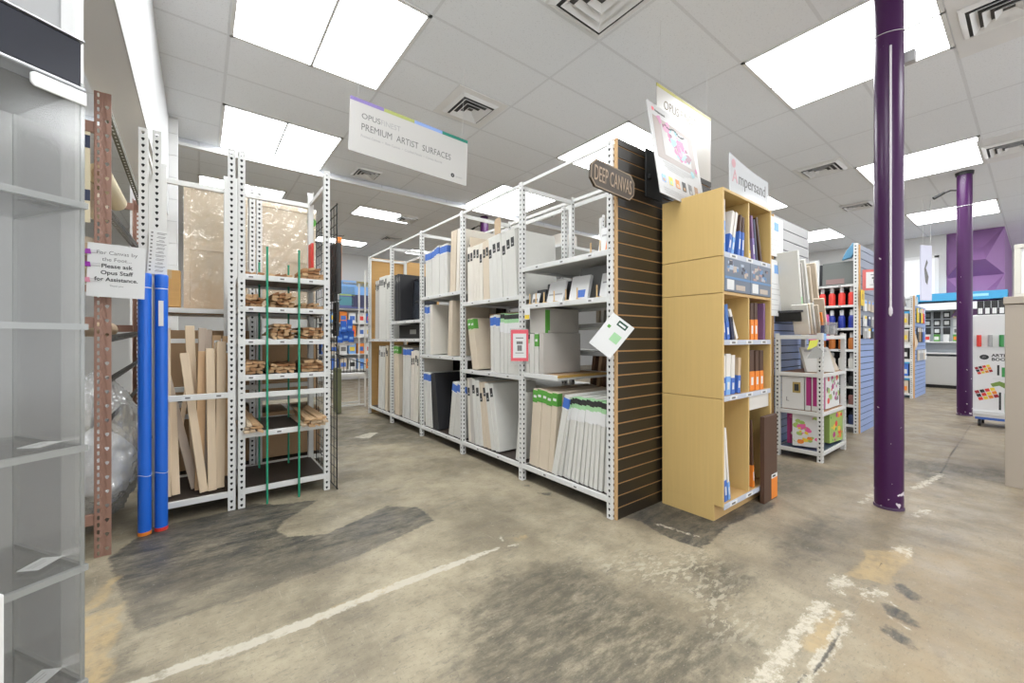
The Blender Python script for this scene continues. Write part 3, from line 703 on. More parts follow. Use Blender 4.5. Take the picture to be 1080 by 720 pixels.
pk = tag(MB().mat(0).box(-.62, -.475, 3.195, 3.20, 1.86, 2.36).mat(1).box(-.62, -.475, 3.1935, 3.1949, 2.27, 2.34).box(-.62, -.475, 3.1935, 3.1949, 1.98, 2.04).mat(2).lathe([(.035, 0), (.035, .0012)], 20, Matrix.Translation((-.53, 3.1948, 2.18)) @ Matrix.Rotation(PI / 2, 4, 'X')).build('banded_card', [RYEL, mat('navy_stripe', (.03, .04, .08), .5), GREENL]), 'tan card with dark bands and a green mark hung beside the brown post', 'card')
# notice clipped to the brown post
nt_ = thing('paper_notice', 'white paper notice about canvas by the foot clipped to the brown post', 'notice', (-.362, 3.165, 1.745), 0, None, rot=(0, rad(1.2), 0))
MB().box(-.118, .118, -.002, .002, -.295, 0).build('sheet', PAPER, nt_)
for k, (s_, sz, m_, bo) in enumerate([('For Canvas by', .029, GREYT, 0), ('the Foot...', .029, GREYT, 0), ('Please ask', .031, DARK, .0006), ('Opus Staff', .031, DARK, .0006), ('for Assistance.', .030, DARK, .0006)]):
    txt(s_, sz, m_, nt_, (.0, -.0022, -.058 - k * .037), align='CENTER', bold=bo)
txt('Thank you', .013, GREYT, nt_, (0, -.0022, -.235), align='CENTER')
for z, m_ in ((-.05, mat('violet_clip', (.32, .05, .38), .4)), (-.12, mat('purple_clip', (.30, .03, .36), .4)), (-.205, mat('pink_clip', (.70, .28, .38), .4))):
    c_ = MB().prism([(-.013, -.013), (.013, -.013), (.009, .013), (-.009, .013)], -.008, .008).build('binder_clip', m_, nt_, (-.116, 0, z))
    MB().tube([(.012, -.009, .006), (.05, -.010, .008), (.055, -.010, 0), (.05, -.010, -.008), (.012, -.009, -.006)], .0012, 6).build('wire_handle', mat('clip_wire', (.5, .5, .5), .3, .9), c_)
# price list on the narrow frame
pl = thing('price_list', 'white price list with grey lines taped above the blue tubes', 'price list', (-.20, 3.47, 1.92), 0, None, rot=(0, rad(3), 0))
MB().box(-.048, .048, -.0015, .0015, -.285, 0).build('sheet', PAPER, pl)
lm = MB()
for k in range(11):
    lm.cbox(-.036, -.0018, -.02 - k * .024, .010, .0006, .010); lm.cbox(.012, -.0018, -.018 - k * .024, .05 - (k % 3) * .012, .0006, .003); lm.cbox(.008, -.0018, -.026 - k * .024, .04, .0006, .003)
lm.build('printed_lines', GREYT, pl)
# blue tubes
BT = mat('blue_plastic_tube', (.012, .13, .62), .3, 0, .06, 4)
for x, y, lab, lowc in ((-.268, 3.405, 'blue shipping tube standing next to the brown rack', ORANGE), (-.190, 3.425, 'blue shipping tube standing next to the pine boards', RED)):
    t = thing('shipping_tube', lab, 'tube', (x, y, 0), 0, 'blue tubes')
    MB().tube([(0, 0, .02), (0, 0, 1.56)], .033, 24).build('tube_body', BT, t)
    MB().lathe([(.033, 0), (.034, .004), (.034, .022)], 24).build('base_ring', lowc, t)
    MB().lathe([(.0345, 1.555), (.0345, 1.615), (.033, 1.625), (.028, 1.628)], 24).build('end_cap', BT, t)
    MB().lathe([(.0335, 1.535), (.0335, 1.54)], 24).build('seam_ring', PAPER, t)
    if x > -.25: MB().box(-.012, .012, -.0345, -.033, 1.30, 1.46).build('sticker', PAPER, t)
    wl = MB(); wl.tube([(.034 * math.cos(a), .034 * math.sin(a), .37 + .006 * math.sin(a * 2)) for a in [q * PI / 8 for q in range(17)]], .0015, 5, False); wl.build('tie_wire', PAPER, t)
# crumpled translucent bag
bg = thing('plastic_bag', 'crumpled translucent plastic bag of white bedding behind the brown post', 'bag', (-.535, 3.78, .10))
from mathutils import noise as mnoise
def blob(rx, ry, rz, cz, seed, amp, sub=6, freq=1.6):
    bm = bmesh.new(); bmesh.ops.create_icosphere(bm, subdivisions=sub, radius=1)
    off = Vector((seed * 3.1, seed * 1.7, seed * 2.3))
    for v in bm.verts:
        p = v.co.copy(); q = Vector((p.x, p.y * 1.6, p.z * 1.3)) * freq + off
        d = mnoise.ridged_multi_fractal(q, .9, 2.1, 5, 1.0, 2.0)
        p *= 1 + amp * (d - 1.2) * .35
        k_ = 1 - .45 * max(0, p.z) ** 1.5
        v.co = Vector((p.x * rx * k_, p.y * ry * k_, max(.01, cz + p.z * rz)))
    me_ = bpy.data.meshes.new('bag'); bm.to_mesh(me_); bm.free()
    for p in me_.polygons: p.use_smooth = True
    return me_
BAGM = glass_mat('bag_plastic', (.98, .98, .98), .22, .12, .26, .5, 18)
me_ = blob(.25, .52, .45, .42, 3, .5); me_.materials.append(BAGM); put('bag_skin', me_, bg)
me_ = blob(.20, .44, .26, .27, 5, .25, 5); me_.materials.append(mat('white_bedding', (.82, .82, .81), .9)); put('bedding', me_, bg)

# ------------------------------------------------------------------ clear acrylic display case, turned to the aisle
CLR = glass_mat('clear_acrylic', (.945, .945, .94), .02, .12, .035)
EDGE = glass_mat('acrylic_edge', (.80, .83, .82), .12, .15, .30)
C0 = Vector((-.245, 1.58)); dx = Vector((-.838, -.545)); dy = Vector((-.5395, .842))   # far front corner, along the front toward the camera, into the depth
ca = thing('display_case', 'clear acrylic display case with glass shelves at the picture edge', 'display case', (C0.x, C0.y, 0), math.atan2(-dx.y, -dx.x))
# local: +x is away from camera along the front, +y into the depth; the far front corner is the origin
W_, D_ = 1.1, .347
tops = [2.045, 1.915, 1.585, 1.258, .93, .607, .295]
MB().box(-W_, 0, .0, .006, .05, 1.9).build('front_pane', CLR, ca)
MB().box(-.006, 0, .006, D_, .05, 1.9).build('end_pane', CLR, ca)
MB().box(-W_, -.006, D_ - .006, D_, .05, 1.9).build('back_pane', CLR, ca)
for z in tops[2:]:
    s_ = MB().box(-W_ + .01, -.004, .007, D_ - .007, z - .008, z).build('glass_shelf', CLR, ca)
    MB().box(-W_ + .01, .004, -.008, .007, z - .014, z + .002).box(-.006, .004, .007, D_ - .007, z - .010, z + .001).build('shelf_edge', EDGE, s_)
for x, y in ((-.004, .004), (-.004, D_ - .004), (-.50, D_ - .004)): MB().cbox(x, y, .98, .007, .007, 1.86).build('corner_strip', EDGE, ca)
hd = MB().mat(0).box(-W_, -.004, .004, .06, 1.898, 2.022).build('header_panel', [mat('navy_black_header', (.018, .02, .03), .25, 0, .5, 3)], ca, None, .006)
MB().box(-W_, .002, 0, .065, 2.022, 2.027).box(-W_, .002, -.002, .062, 1.888, 1.897).build('header_trim', mat('brushed_edge', (.40, .41, .43), .3, .6), ca, None, .003)
MB().box(-W_, 0, .065, D_, 1.889, 1.90).build('top_lid', mat('case_lid_grey', (.22, .22, .22), .5), ca)
MB().prism([(-.105, 1.855), (-.098, 1.847), (.0, 1.847), (.0, 1.883), (-.098, 1.883), (-.105, 1.877)], -.010, -.003).build('hinge_plate', mat('hinge_white', (.75, .75, .74), .35), ca, None, .002)
MB().box(-W_, .0, 0, D_, 0, .05).build('plinth', WALLW, ca, None, .004)
for z, lab in ((.93, 'small white card on the middle shelf of the acrylic case'), (.607, 'small white card on the lower shelf of the acrylic case'), (.295, 'small white card on the lowest shelf of the acrylic case'), (1.585, 'small white card on the upper shelf of the acrylic case')):
    p = Vector((-.04, .115, 0)); ang = math.atan2(-dx.y, -dx.x)
    wx = C0.x + p.x * math.cos(ang) - p.y * math.sin(ang); wy = C0.y + p.x * math.sin(ang) + p.y * math.cos(ang)
    o = MB().mat(0).box(-.034, .034, -.024, .024, 0, .002).mat(1).box(-.026, .022, .006, .008, .002, .0024).box(-.026, .014, -.004, -.002, .002, .0024).build('price_card', [PAPER, LGREYT], None, (wx, wy, z + .001)); o.rotation_euler.z = ang + .5
    tag(o, lab, 'card', 'price cards in the acrylic case')
# white board leaning in front of the case, low at the picture edge
ang = math.atan2(-dx.y, -dx.x)
o = MB().box(-.40, -.03, -.03, -.012, 0, .62).build('white_board', mat('satin_white_board', (.72, .72, .71), .4), None, (C0.x + dx.x * .125, C0.y + dx.y * .125, .005), .003); o.rotation_euler.z = ang
tag(o, 'plain white board standing against the acrylic case at the picture corner', 'board')
# ------------------------------------------------------------------ long canvas shelving, front run (faces -x)
XF, XB = 2.20, 2.85
YU = [1.752, 2.712, 3.712, 4.712, 5.715, 6.672]
gr = thing('canvas_shelving', 'long white slotted shelving of stretched canvases along the aisle, five bays', 'shelving rack')
for y in YU[:-1]:
    upright(gr, XF, y, 0); upright(gr, XB, y, 1)
upright(gr, XF, YU[-1] + .045, 3); upright(gr, XB, YU[-1] + .045, 2)
def bay(k): return YU[k] + .004, YU[k + 1] - .002
LV = [[.145, .93, 1.51, 1.83], [.14, .90, 1.60], [.135, 1.025, 1.735], [.135, 1.22, 1.465], [.135, 1.215]]
for k, lv in enumerate(LV):
    a, b_ = bay(k)
    for z in lv:
        if k == 0 and z == .93:
            shelf_x(gr, XF + .015, XB - .003, 2.29, b_, z, CARD); MB().box(XF + .015, XB, 2.283, 2.29, z - .02, z).build('edge_strip', mat('orange_edge_strip', (.50, .30, .08), .6), gr); continue
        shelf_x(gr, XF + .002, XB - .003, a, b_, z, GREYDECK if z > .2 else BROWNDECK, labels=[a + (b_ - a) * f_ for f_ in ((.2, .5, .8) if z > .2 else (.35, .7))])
    MB().box(XF + .008, XF + .026, a, b_, 2.535, 2.56).build('top_beam', WHITE, gr, None, .003)
    MB().box(XB - .026, XB - .008, a, b_, 2.52, 2.55).build('top_beam', WHITE, gr, None, .003)
for y in YU: MB().box(XF + .03, XB - .03, y + .006, y + .026, 2.50, 2.54).build('cross_beam', WHITE, gr, None, .003)

for k in (2, 3, 4):
    a, b_ = bay(k); MB().box(XB - .002, XB + .002, a + .04, b_ - .04, .16, 1.70 if k == 2 else 1.44).build('back_panel', mat('depth_shade_backing', (.035, .028, .022), .7), gr)  # dark sheet added behind these bays to stand in for their deep shade
_cm = {}
def canvas_mesh(t, d, h, m_):
    k = (t, d, h, m_.name)
    if k not in _cm:
        mb = MB(); r = .05
        # wrapped face and sides with a hollow back between the stretcher bars
        o = [(0, -t / 2, 0), (d, -t / 2, 0), (d, -t / 2, h), (0, -t / 2, h)]; b_ = [(x, t / 2, z) for x, _, z in o]
        i1 = [(r, t / 2, r), (d - r, t / 2, r), (d - r, t / 2, h - r), (r, t / 2, h - r)]; i2 = [(x, -t / 2 + .006, z) for x, _, z in i1]
        mb.add(o + b_ + i1 + i2, [(0, 1, 2, 3), (1, 0, 4, 5), (2, 1, 5, 6), (3, 2, 6, 7), (0, 3, 7, 4)] + [(4 + q, 8 + q, 8 + (q + 1) % 4, 4 + (q + 1) % 4) for q in range(4)] + [(8 + q, 12 + q, 12 + (q + 1) % 4, 8 + (q + 1) % 4) for q in range(4)] + [(12, 15, 14, 13)])
        _cm[k] = mb.mesh('stretched_canvas', m_)
        bm = bmesh.new(); bm.from_mesh(_cm[k]); bmesh.ops.recalc_face_normals(bm, faces=bm.faces); bm.to_mesh(_cm[k]); bm.free()
    return _cm[k]
_lm = {}
TAGK = {'black': (DARK, .085, .07), 'blue': (BLUE, .09, .02), 'green': (GREEN, .10, .01), 'grnblk': (GREENL, .14, .0), 'grey': (GREYT, .07, .045)}
def label_mesh(kind, t, h):
    k = (kind, t, h)
    if k not in _lm:
        m_, lh, off = TAGK[kind]; e = .0015; mb = MB(); z1 = h - off; z0 = z1 - lh
        wrap = .05 if kind in ('blue', 'green', 'grnblk') else .012
        if kind in ('black', 'grey'): off = off + random.uniform(-.03, .05); z1 = h - off; z0 = z1 - lh
        tw = t / 2 + e if kind not in ('black', 'grey') else t * .33
        mb.mat(0).box(-e, wrap, -tw, tw, z0, z1 + (e if off < .02 else 0))
        if kind == 'grnblk':
            mb.mat(2).box(-2 * e, wrap + e, -t / 2 - 2 * e, t / 2 + 2 * e, z1 - .045, z1 - .005)
            mb.mat(1).box(-2 * e, wrap * .8, -t / 2 - 2 * e, t / 2 + 2 * e, z0 - .03, z0 + .06)
        elif kind in ('blue',): mb.mat(1).box(-2 * e, wrap + e, -t / 2 - 2 * e, t / 2 + 2 * e, z0, z0 + .012)
        elif kind == 'green': mb.mat(1).box(-2 * e, .02, -t * .3, t * .3, z0 + .04, z0 + .06)
        else: mb.mat(1).box(-2 * e, -e, -t * .16, t * .16, z0 + .02, z0 + .032)
        me_ = mb.mesh('printed_band', [m_, LGREYT if kind in ('black', 'grey') else PAPER, DARK])
        if kind in ('black', 'grey'): return me_
        _lm[k] = me_
    return _lm[k]
CM = {'white': (CANV, 'white'), 'cream': (CREAM, 'cream'), 'grey': (GREYC, 'grey'), 'black': (BLACKC, 'black'), 'pale': (mat('pale_ivory_canvas', (.70, .655, .575), .78, 0, .05, 14), 'ivory')}
TN = {'black': 'black-tagged', 'blue': 'blue-banded', 'green': 'green-labelled', 'grnblk': 'green-and-black banded', 'grey': 'grey-tagged', None: 'plain'}
def canvas(y, z, t, h, d, lean, kind, lab, label, group, x=XF + .03, push=0.0):
    m_, cn = CM[kind]
    o = thing('stretched_canvas', label, 'canvas', (x + push, y, z + t / 2 * abs(math.sin(rad(lean))) + .001), 0, group, rot=(rad(lean), 0, 0))
    put('canvas_body', canvas_mesh(t, d, h, m_), o, None, .003, 2)
    if lab: put('printed_band', label_mesh(lab, t, h), o)
    return o
def row(y, z, items, where, group, x=XF + .03, step=-1):
    """items (n, thickness, height, depth, lean, kind, band[, gap after]); y = far base edge; runs towards the slatwall end"""
    cnt = {}
    for it in items:
        n, t, h, d, lean, kind, lab = it[:7]; gap = it[7] if len(it) > 7 else 0
        for i in range(n):
            c_ = math.cos(rad(lean)); wd = t / c_
            key = (kind, lab); cnt[key] = cnt.get(key, 0) + 1
            hh = round(h + random.choice((0, 0, .006, -.005, .01)), 3)
            canvas(y - wd / 2, z, t, hh, d, lean, kind, lab, f'{ORD[cnt[key]-1]} {TN[lab]} {CM[kind][1]} canvas from the far end, {where}', group, x, random.uniform(0, .012))
            y -= wd + .0025
        y -= gap
    return y
# bay by the slatwall
row(2.66, .145, [(5, .058, .65, .60, 5, 'cream', 'green', .0)], 'bottom shelf beside the slatwall', 'canvases, bottom shelf beside the slatwall')
row(2.36, .145, [(1, .055, .65, .5, 13, 'white', 'blue', .0)], 'bottom shelf beside the slatwall', 'canvases, bottom shelf beside the slatwall', XF + .012)
for i in range(11): canvas(2.285 - .045 * i, .145, .033, .63 + .004 * (i % 3), .5, 10.5 - .78 * i, 'white', 'grnblk', f'{ORD[i]} green-and-black banded white canvas from the far end, bottom shelf beside the slatwall', 'canvases, bottom shelf beside the slatwall', XF + .03, random.uniform(0, .012))
def pad(label, x, y, z, w_, h_, t, lean, m_, band=None, rz=-PI / 2, group=None, cat='art pad', strips=()):
    """pad or panel leaning back; local front faces -y before turning by rz"""
    o = thing('art_board', label, cat, (x, y, z), 0, group)
    o.rotation_euler = Euler((0, 0, 0)); M = Matrix.Rotation(rz, 4, 'Z') @ Matrix.Rotation(rad(-lean), 4, 'X'); o.rotation_euler = M.to_euler()
    MB().box(-w_ / 2, w_ / 2, 0, t, 0, h_).build('panel', m_, o, None, .002)
    if band: MB().box(-w_ / 2 - .0006, w_ / 2 + .0006, -.0012, t * .5, band[1] * h_, band[2] * h_).build('printed_band', band[0], o)
    for k_, (bm_, a, b_, c_, d_) in enumerate(strips):
        MB().box((a - .5) * w_, (b_ - .5) * w_, -.0016, -.0002, c_ * h_, d_ * h_).build('printed_patch', bm_, o)
    return o
G_ = 'pads on the middle shelf beside the slatwall'
# recessed middle shelf: wide canvases seen by their faces
for y, t, h, kind, lab, ls in ((2.67, .05, .33, 'white', 'grnblk', 'white canvas with green band at the far end of the half-width middle shelf'), (2.61, .055, .33, 'white', None, 'thick plain white canvas on the half-width middle shelf'),
        (2.55, .045, .335, 'white', 'green', 'white canvas with a green label on the half-width middle shelf'), (2.49, .05, .335, 'grey', None, 'plain greyish canvas standing nearest the slatwall on the half-width middle shelf')):
    canvas(y, .93, t, h, .44, 0, kind, lab, ls, G_, XF + .025)
t = thing('canvas_box', 'brownish grey flat box with hanging green leaves label above the middle shelf canvases', 'box', (XF + .06, 2.58, 1.268))
MB().box(0, .40, -.10, .10, 0, .205).build('carton_body', GREYC, t, None, .003); MB().box(-.002, .05, -.102, -.1005, .02, .19).box(-.002, .03, -.102, -.1005, -.10, .02).build('green_label', GREEN, t)
# display shelf with small easel clips
EG = 'small display panels on the shelf with wooden clips'
DISP = [
    ('dark panel pack at the far end of the clip display shelf', 2.30, 2.60, .12, .13, .012, 14, BLACKC, None, ()),
    ('small white card panel before the dark pack on the clip display shelf', 2.27, 2.63, .09, .10, .01, 16, PAPER, None, ((GREYT, .2, .8, .2, .5),)),
    ('white panel between the dark pack and the blue-labelled panel', 2.30, 2.42, .19, .19, .02, 16, PAPER, None, ((LGREYT, .1, .9, .35, .42),)),
    ('white panel with a blue square label on the clip display shelf', 2.30, 2.16, .19, .20, .03, 14, PAPER, None, ((BLUE, .45, .85, .12, .42),)),
    ('white panel with pale green label nearest the slatwall on the clip shelf', 2.30, 1.86, .18, .19, .02, 13, PAPER, None, ((GREENL, .5, .92, .12, .45), (LGREYT, .1, .6, .6, .66))),
    ('large grey panel standing behind the blue-labelled panel', 2.43, 2.10, .36, .28, .012, 8, mat('mid_grey_panel', (.24, .24, .235), .6), None, ((BLUE, .6, .75, .02, .25),)),
    ('dark grey panel behind the white panel on the clip shelf', 2.42, 2.50, .30, .19, .012, 8, mat('charcoal_panel', (.06, .06, .065), .5), None, ()),
]
for lab, x, y, w_, h_, t, lean, m_, bd, st in DISP: pad(lab, x, y, 1.512, w_, h_, t, lean, m_, bd, -PI / 2, EG, 'display panel', st)
for k_, y in enumerate((2.66, 2.58, 2.48, 2.36, 2.23, 2.11, 1.92, 1.82)):
    c_ = MB().box(-.004, .004, -.004, .004, 0, .09).box(-.008, .05, -.006, .006, 0, .010).build('easel_clip', mat('light_clip_wood', (.66, .45, .22), .5), None, (2.245, y, 1.512), .001)
    tag(c_, f'{ORD[k_]} small wooden easel clip from the plywood end on the display shelf', 'easel clip', 'wooden easel clips')
pad('white pad printed with orange brushes on the top shelf by the slatwall', 2.40, 1.95, 1.832, .20, .24, .02, 12, PAPER, None, -PI / 2, None, 'art pad', ((ORANGE, .35, .45, .03, .55), (ORANGE, .5, .58, .03, .42), (ORANGE, .62, .78, .03, .35), (LGREYT, .1, .5, .7, .76)))
pad('cream board standing behind the brush printed pad on the top shelf', 2.52, 1.86, 1.832, .22, .36, .02, 6, PAPER)
for k_, y in enumerate((2.06, 1.97)):
    c_ = MB().box(-.004, .004, -.004, .004, 0, .11).box(-.008, .05, -.006, .006, 0, .010).build('easel_clip', mat('light_clip_wood', (.66, .45, .22), .5), None, (2.34, y, 1.832), .001)
    tag(c_, f'{ORD[k_]} wooden easel clip on the topmost shelf by the slatwall', 'easel clip', 'wooden easel clips')
# second bay
row(3.66, 1.60, [(5, .056, .57, .5, -1, 'pale', 'black', .005), (2, .056, .58, .5, -2, 'cream', 'black', 0), (6, .068, .60, .5, -4, 'white', 'black')], 'top shelf of the second bay', 'canvases, top shelf of the second bay')
canvas(3.69, 1.60, .02, .70, .55, 0, 'cream', 'black', 'tall cream canvas standing first on the top shelf of the second bay', 'canvases, top shelf of the second bay', XF + .08)
tg = tag(MB().prism([(-.045, 0), (.045, 0), (.05, .12), (.03, .15), (-.03, .15), (-.05, .12)], -.004, .004).build('paper_tag', CARDL, None, (XF + .05, 3.14, 2.215), .001, 2, (0, 0, -PI / 2)), 'tan paper tag standing on the canvases of the second bay top shelf', 'tag')
carton(2.50, 2.82, 2.80, 3.64, .905, .58, 'long brown carton at the back of the second bay', CARD)
row(3.56, .90, [(2, .06, .53, .40, -11, 'cream', 'green', .05)], 'middle shelf of the second bay', 'canvases, middle shelf of the second bay', XF + .02)
row(3.22, .90, [(3, .05, .54, .27, -1, 'white', 'blue', 0), (5, .055, .54, .27, 1, 'white', 'grnblk')], 'middle shelf of the second bay', 'canvases, middle shelf of the second bay', XF + .02)
row(3.65, .14, [(1, .07, .66, .55, -3, 'pale', 'black', .0), (1, .06, .67, .55, -4, 'grey', None, .01), (2, .066, .66, .55, -7, 'white', 'black', .0), (2, .066, .65, .55, -9, 'cream', 'black', 0), (2, .066, .64, .55, -11, 'white', 'black', .09)], 'bottom shelf of the second bay', 'canvases, bottom shelf of the second bay')
row(2.845, .14, [(1, .05, .62, .5, 7, 'white', 'black')], 'second bay bottom by the red card', 'canvases, bottom shelf of the second bay')
# third bay
row(4.67, 1.735, [(4, .06, .545, .5, -1, 'white', 'blue', .0), (5, .06, .57, .5, 0, 'white', 'blue', .04)], 'top shelf of the third bay', 'canvases, top shelf of the third bay')
row(4.05, 1.735, [(2, .06, .68, .5, 3, 'cream', None, .02), (2, .06, .67, .5, 3, 'pale', None)], 'top shelf of the third bay', 'canvases, top shelf of the third bay')
row(4.67, 1.025, [(3, .045, .60, .55, -1, 'white', 'blue', 0), (1, .06, .60, .55, -2, 'pale', None, .36), (2, .05, .62, .5, 3, 'cream', None)], 'middle shelf of the third bay', 'canvases, middle shelf of the third bay')
pad('large ivory panel showing its face on the middle shelf of the third bay', 2.75, 4.2, 1.03, .5, .58, .03, 3, GREYC)
row(4.66, .135, [(3, .06, .66, .5, -5, 'white', 'blue', .0), (3, .05, .66, .5, -8, 'black', None, .08)], 'bottom shelf of the third bay', 'canvases, bottom shelf of the third bay')
row(4.08, .135, [(5, .055, .60, .5, 9, 'white', 'blue', .0)], 'bottom shelf of the third bay', 'canvases, bottom shelf of the third bay')
# fourth bay
row(5.66, 1.465, [(4, .05, .66, .5, -2, 'black', 'grey', .0)], 'upper shelf of the fourth bay', 'canvases, upper shelf of the fourth bay')
DARKP = mat('glossy_charcoal_panel', (.035, .04, .05), .2)
for k_, (y, lab) in enumerate(((5.30, 'glossy black panel with window sheen, further along the fourth bay'), (4.95, 'glossy black panel with window sheen, nearer the third bay'))):
    p_ = pad(lab, 2.40, y, 1.467, .36, .60, .03, 5, DARKP, None, -PI / 2, 'black panels in the fourth bay', 'panel', ((DARK, .3, .6, .42, .48),))
    fm = MB(); fm.box(-.18, .18, -.006, 0, 0, .02).box(-.18, .18, -.006, 0, .58, .6).box(-.18, -.16, -.006, 0, .02, .58).box(.16, .18, -.006, 0, .02, .58).build('frame_edge', BLACKM, p_)
row(5.66, .135, [(3, .05, .98, .5, -2, 'cream', 'green', .12), (4, .055, .96, .5, 2, 'white', 'blue', .04), (4, .055, .92, .5, 2, 'pale', 'black', 0)], 'bottom shelf of the fourth bay', 'canvases, bottom shelf of the fourth bay')
# fifth bay
row(6.50, 1.215, [(3, .06, .92, .5, 1, 'grey', 'black', .0), (7, .062, .95, .5, 1, 'white', 'black')], 'upper shelf of the fifth bay', 'canvases, upper shelf of the fifth bay')
row(6.35, .135, [(4, .06, .96, .5, 3, 'white', 'grey', .03), (2, .06, .98, .5, 2, 'cream', 'black')], 'bottom shelf of the fifth bay', 'canvases, bottom shelf of the fifth bay')
ep = MB().box(2.21, 3.5, 6.735, 6.755, 0, 2.56).build('plywood_sheet', PLY, None, None, .002); tag(ep, 'golden plywood end panel closing the far end of the canvas shelving', 'end panel')

# ------------------------------------------------------------------ rear run (faces +x), seen through the first bays
rr = thing('rear_shelving', 'white slotted shelving standing back to back behind the canvas shelving', 'shelving rack')
RX0, RX1 = 2.90, 3.52
for y in (1.752, 2.9, 4.1):
    upright(rr, RX0, y, 0, 2.57); upright(rr, RX1, y, 1, 2.57)
for a, b_ in ((1.757, 2.897), (2.905, 4.097)):
    for z in (.10, .72, 1.10, 1.36, 1.83): shelf_x(rr, RX0 + .003, RX1 - .003, a, b_, z, GREYDECK)
    MB().box(RX0 + .01, RX0 + .03, a, b_, 2.50, 2.54).build('top_beam', WHITE, rr, None, .003)
BRP = mat('brown_hardboard', (.17, .09, .05), .5, 0, .15, 6)
GRP = 'panels on the rear shelving'
for k_, (y, m_, nm) in enumerate(((1.90, CARD, 'tan'), (2.0, BRP, 'brown'), (2.07, BRP, 'brown'), (2.15, CARDL, 'pale tan'), (2.21, BRP, 'brown'), (2.27, CARDL, 'pale tan'), (2.34, BRP, 'brown'), (2.45, BRP, 'brown'), (2.52, CARD, 'tan'), (2.60, BRP, 'brown'))):
    o = MB().box(0, .4, -.018, .018, 0, .34).build('hardboard_sheet', m_, None, (RX0 + .05, y, .735), .002, 2, (rad(8), 0, 0))
    tag(o, f'{nm} panel edge, {ORD[k_]} from the slatwall on the lower rear shelf', 'panel', GRP)
for k_, (y, m_, nm) in enumerate(((1.88, CANV, 'white'), (1.95, CREAM, 'cream'), (2.0, GREYC, 'grey'), (2.05, CREAM, 'cream'), (2.10, BRP, 'brown'), (2.16, CREAM, 'cream'), (2.21, GREYC, 'grey'), (2.27, CANV, 'white'), (2.33, BRP, 'brown'), (2.40, CREAM, 'cream'), (2.46, CANV, 'white'), (2.52, CREAM, 'cream'))):
    o = MB().box(0, .4, -.016, .016, 0, .33).build('panel_edge', m_, None, (RX0 + .05, y, 1.37), .002, 2, (rad(2), 0, 0)); o.name = 'wrapped_artboard'
    tag(o, f'{nm} wrapped panel, {ORD[k_]} from the slatwall on the upper rear shelf', 'panel', GRP)
for k_, (y, z) in enumerate(((2.42, 1.12), (2.30, 1.12), (2.1, 1.12), (1.95, 1.12), (2.42, 1.235))):
    t = thing('paint_box', f'white and yellow box, {ORD[k_]} in the row glimpsed through the first bay', 'box', (RX0 + .04, y, z), 0, 'yellow and white boxes')
    MB().box(0, .3, -.045, .045, .04, .11).build('carton_body', PAPER, t, None, .002); MB().box(-.001, .3, -.0455, .0455, 0, .04).build('yellow_base', YEL, t, None, .002)
    MB().lathe([(.012, 0), (.012, .001)], 12, Matrix.Translation((-.0005, 0, .075)) @ Matrix.Rotation(-PI / 2, 4, 'Y')).build('black_dot', DARK, t)
t = thing('portrait_box', 'white box printed with a dark haired portrait on top of the rear shelving', 'box', (3.15, 3.50, 2.19))
shz = MB().box(-.25, .36, -.55, .42, -.03, 0).build('shelf_board', WHITE, rr, (3.15, 3.50, 2.185), .003)
MB().box(0, .25, -.30, .24, .004, .19).build('carton_body', mat('off_white_carton', (.70, .66, .60), .6), t, None, .003)
pb = MB().mat(0).box(-.003, -.0005, .06, .24, .004, .19).mat(1).prism([(.105, .02), (.12, .09), (.13, .15), (.155, .168), (.18, .15), (.19, .09), (.205, .02)], -.005, -.004, Matrix.Rotation(PI / 2, 4, 'Z') @ Matrix.Translation((0, .0085, 0))).mat(2).prism([(.14, .085), (.136, .125), (.155, .15), (.174, .125), (.17, .085), (.155, .075)], -.006, -.005, Matrix.Rotation(PI / 2, 4, 'Z') @ Matrix.Translation((0, .0107, 0)))
pb.build('portrait_print', [mat('mauve_brown_print', (.28, .18, .17), .6), mat('dark_hair_print', (.04, .025, .02), .6), mat('skin_tone_print', (.62, .40, .30), .6)], t)

# ------------------------------------------------------------------ slatwall end
SLD = mat('dark_brown_slat', (.017, .012, .007), .35, 0, .25, 3); SLG = mat('raw_fibreboard_groove', (.50, .28, .11), .7)
sw = thing('slatwall_end', 'dark brown slatwall panel with orange grooves closing the canvas shelving', 'slatwall', (2.232, 1.728, 0))
mb = MB(); slat_panel(mb, 1.28, 2.57, .0815, .010, .02, .008); mb.build('slat_board', [SLD, SLG], sw)
MB().box(-.012, 0, -.001, .021, 0, 2.57).build('edge_strip', mat('tan_edge', (.52, .33, .16), .6), sw)
pq = thing('wooden_sign', 'dark wooden eight-cornered plaque lettered DEEP CANVAS on the slatwall edge', 'sign', (2.085, 1.655, 2.225), 0, None, rot=(0, rad(3.0), 0))
hw, hh, ch = .215, .085, .045
oc = [(-hw + ch, -hh), (hw - ch, -hh), (hw, -hh + ch), (hw, hh - ch), (hw - ch, hh), (-hw + ch, hh), (-hw, hh - ch), (-hw, -hh + ch)]
MB().prism(oc, -.009, .009).build('plaque', mat('dark_walnut', (.055, .038, .024), .5, 0, .25, 4, 0, 60, .4, (2, 20, 20)), pq, None, .002)
rim = MB()
for s0, s1 in ((1.0, .955),):
    a_ = [(x * s0, z * s0) for x, z in oc]; b2 = [(x * .965, z * .92) for x, z in oc]
    rim.add([(x, -.0098, z) for x, z in a_] + [(x, -.0098, z) for x, z in b2], [(q, q + 8, (q + 1) % 8 + 8, (q + 1) % 8) for q in range(8)])
rim.build('carved_rim', mat('pale_carved_line', (.26, .19, .125), .6), pq)
txt('DEEP CANVAS', .135, mat('pale_carved_letter', (.34, .25, .175), .6), pq, (0, -.0105, -.046), align='CENTER', sx=.43)
MB().box(.10, .20, .009, .06, -.02, .02).build('mounting_block', BLACKM, pq)
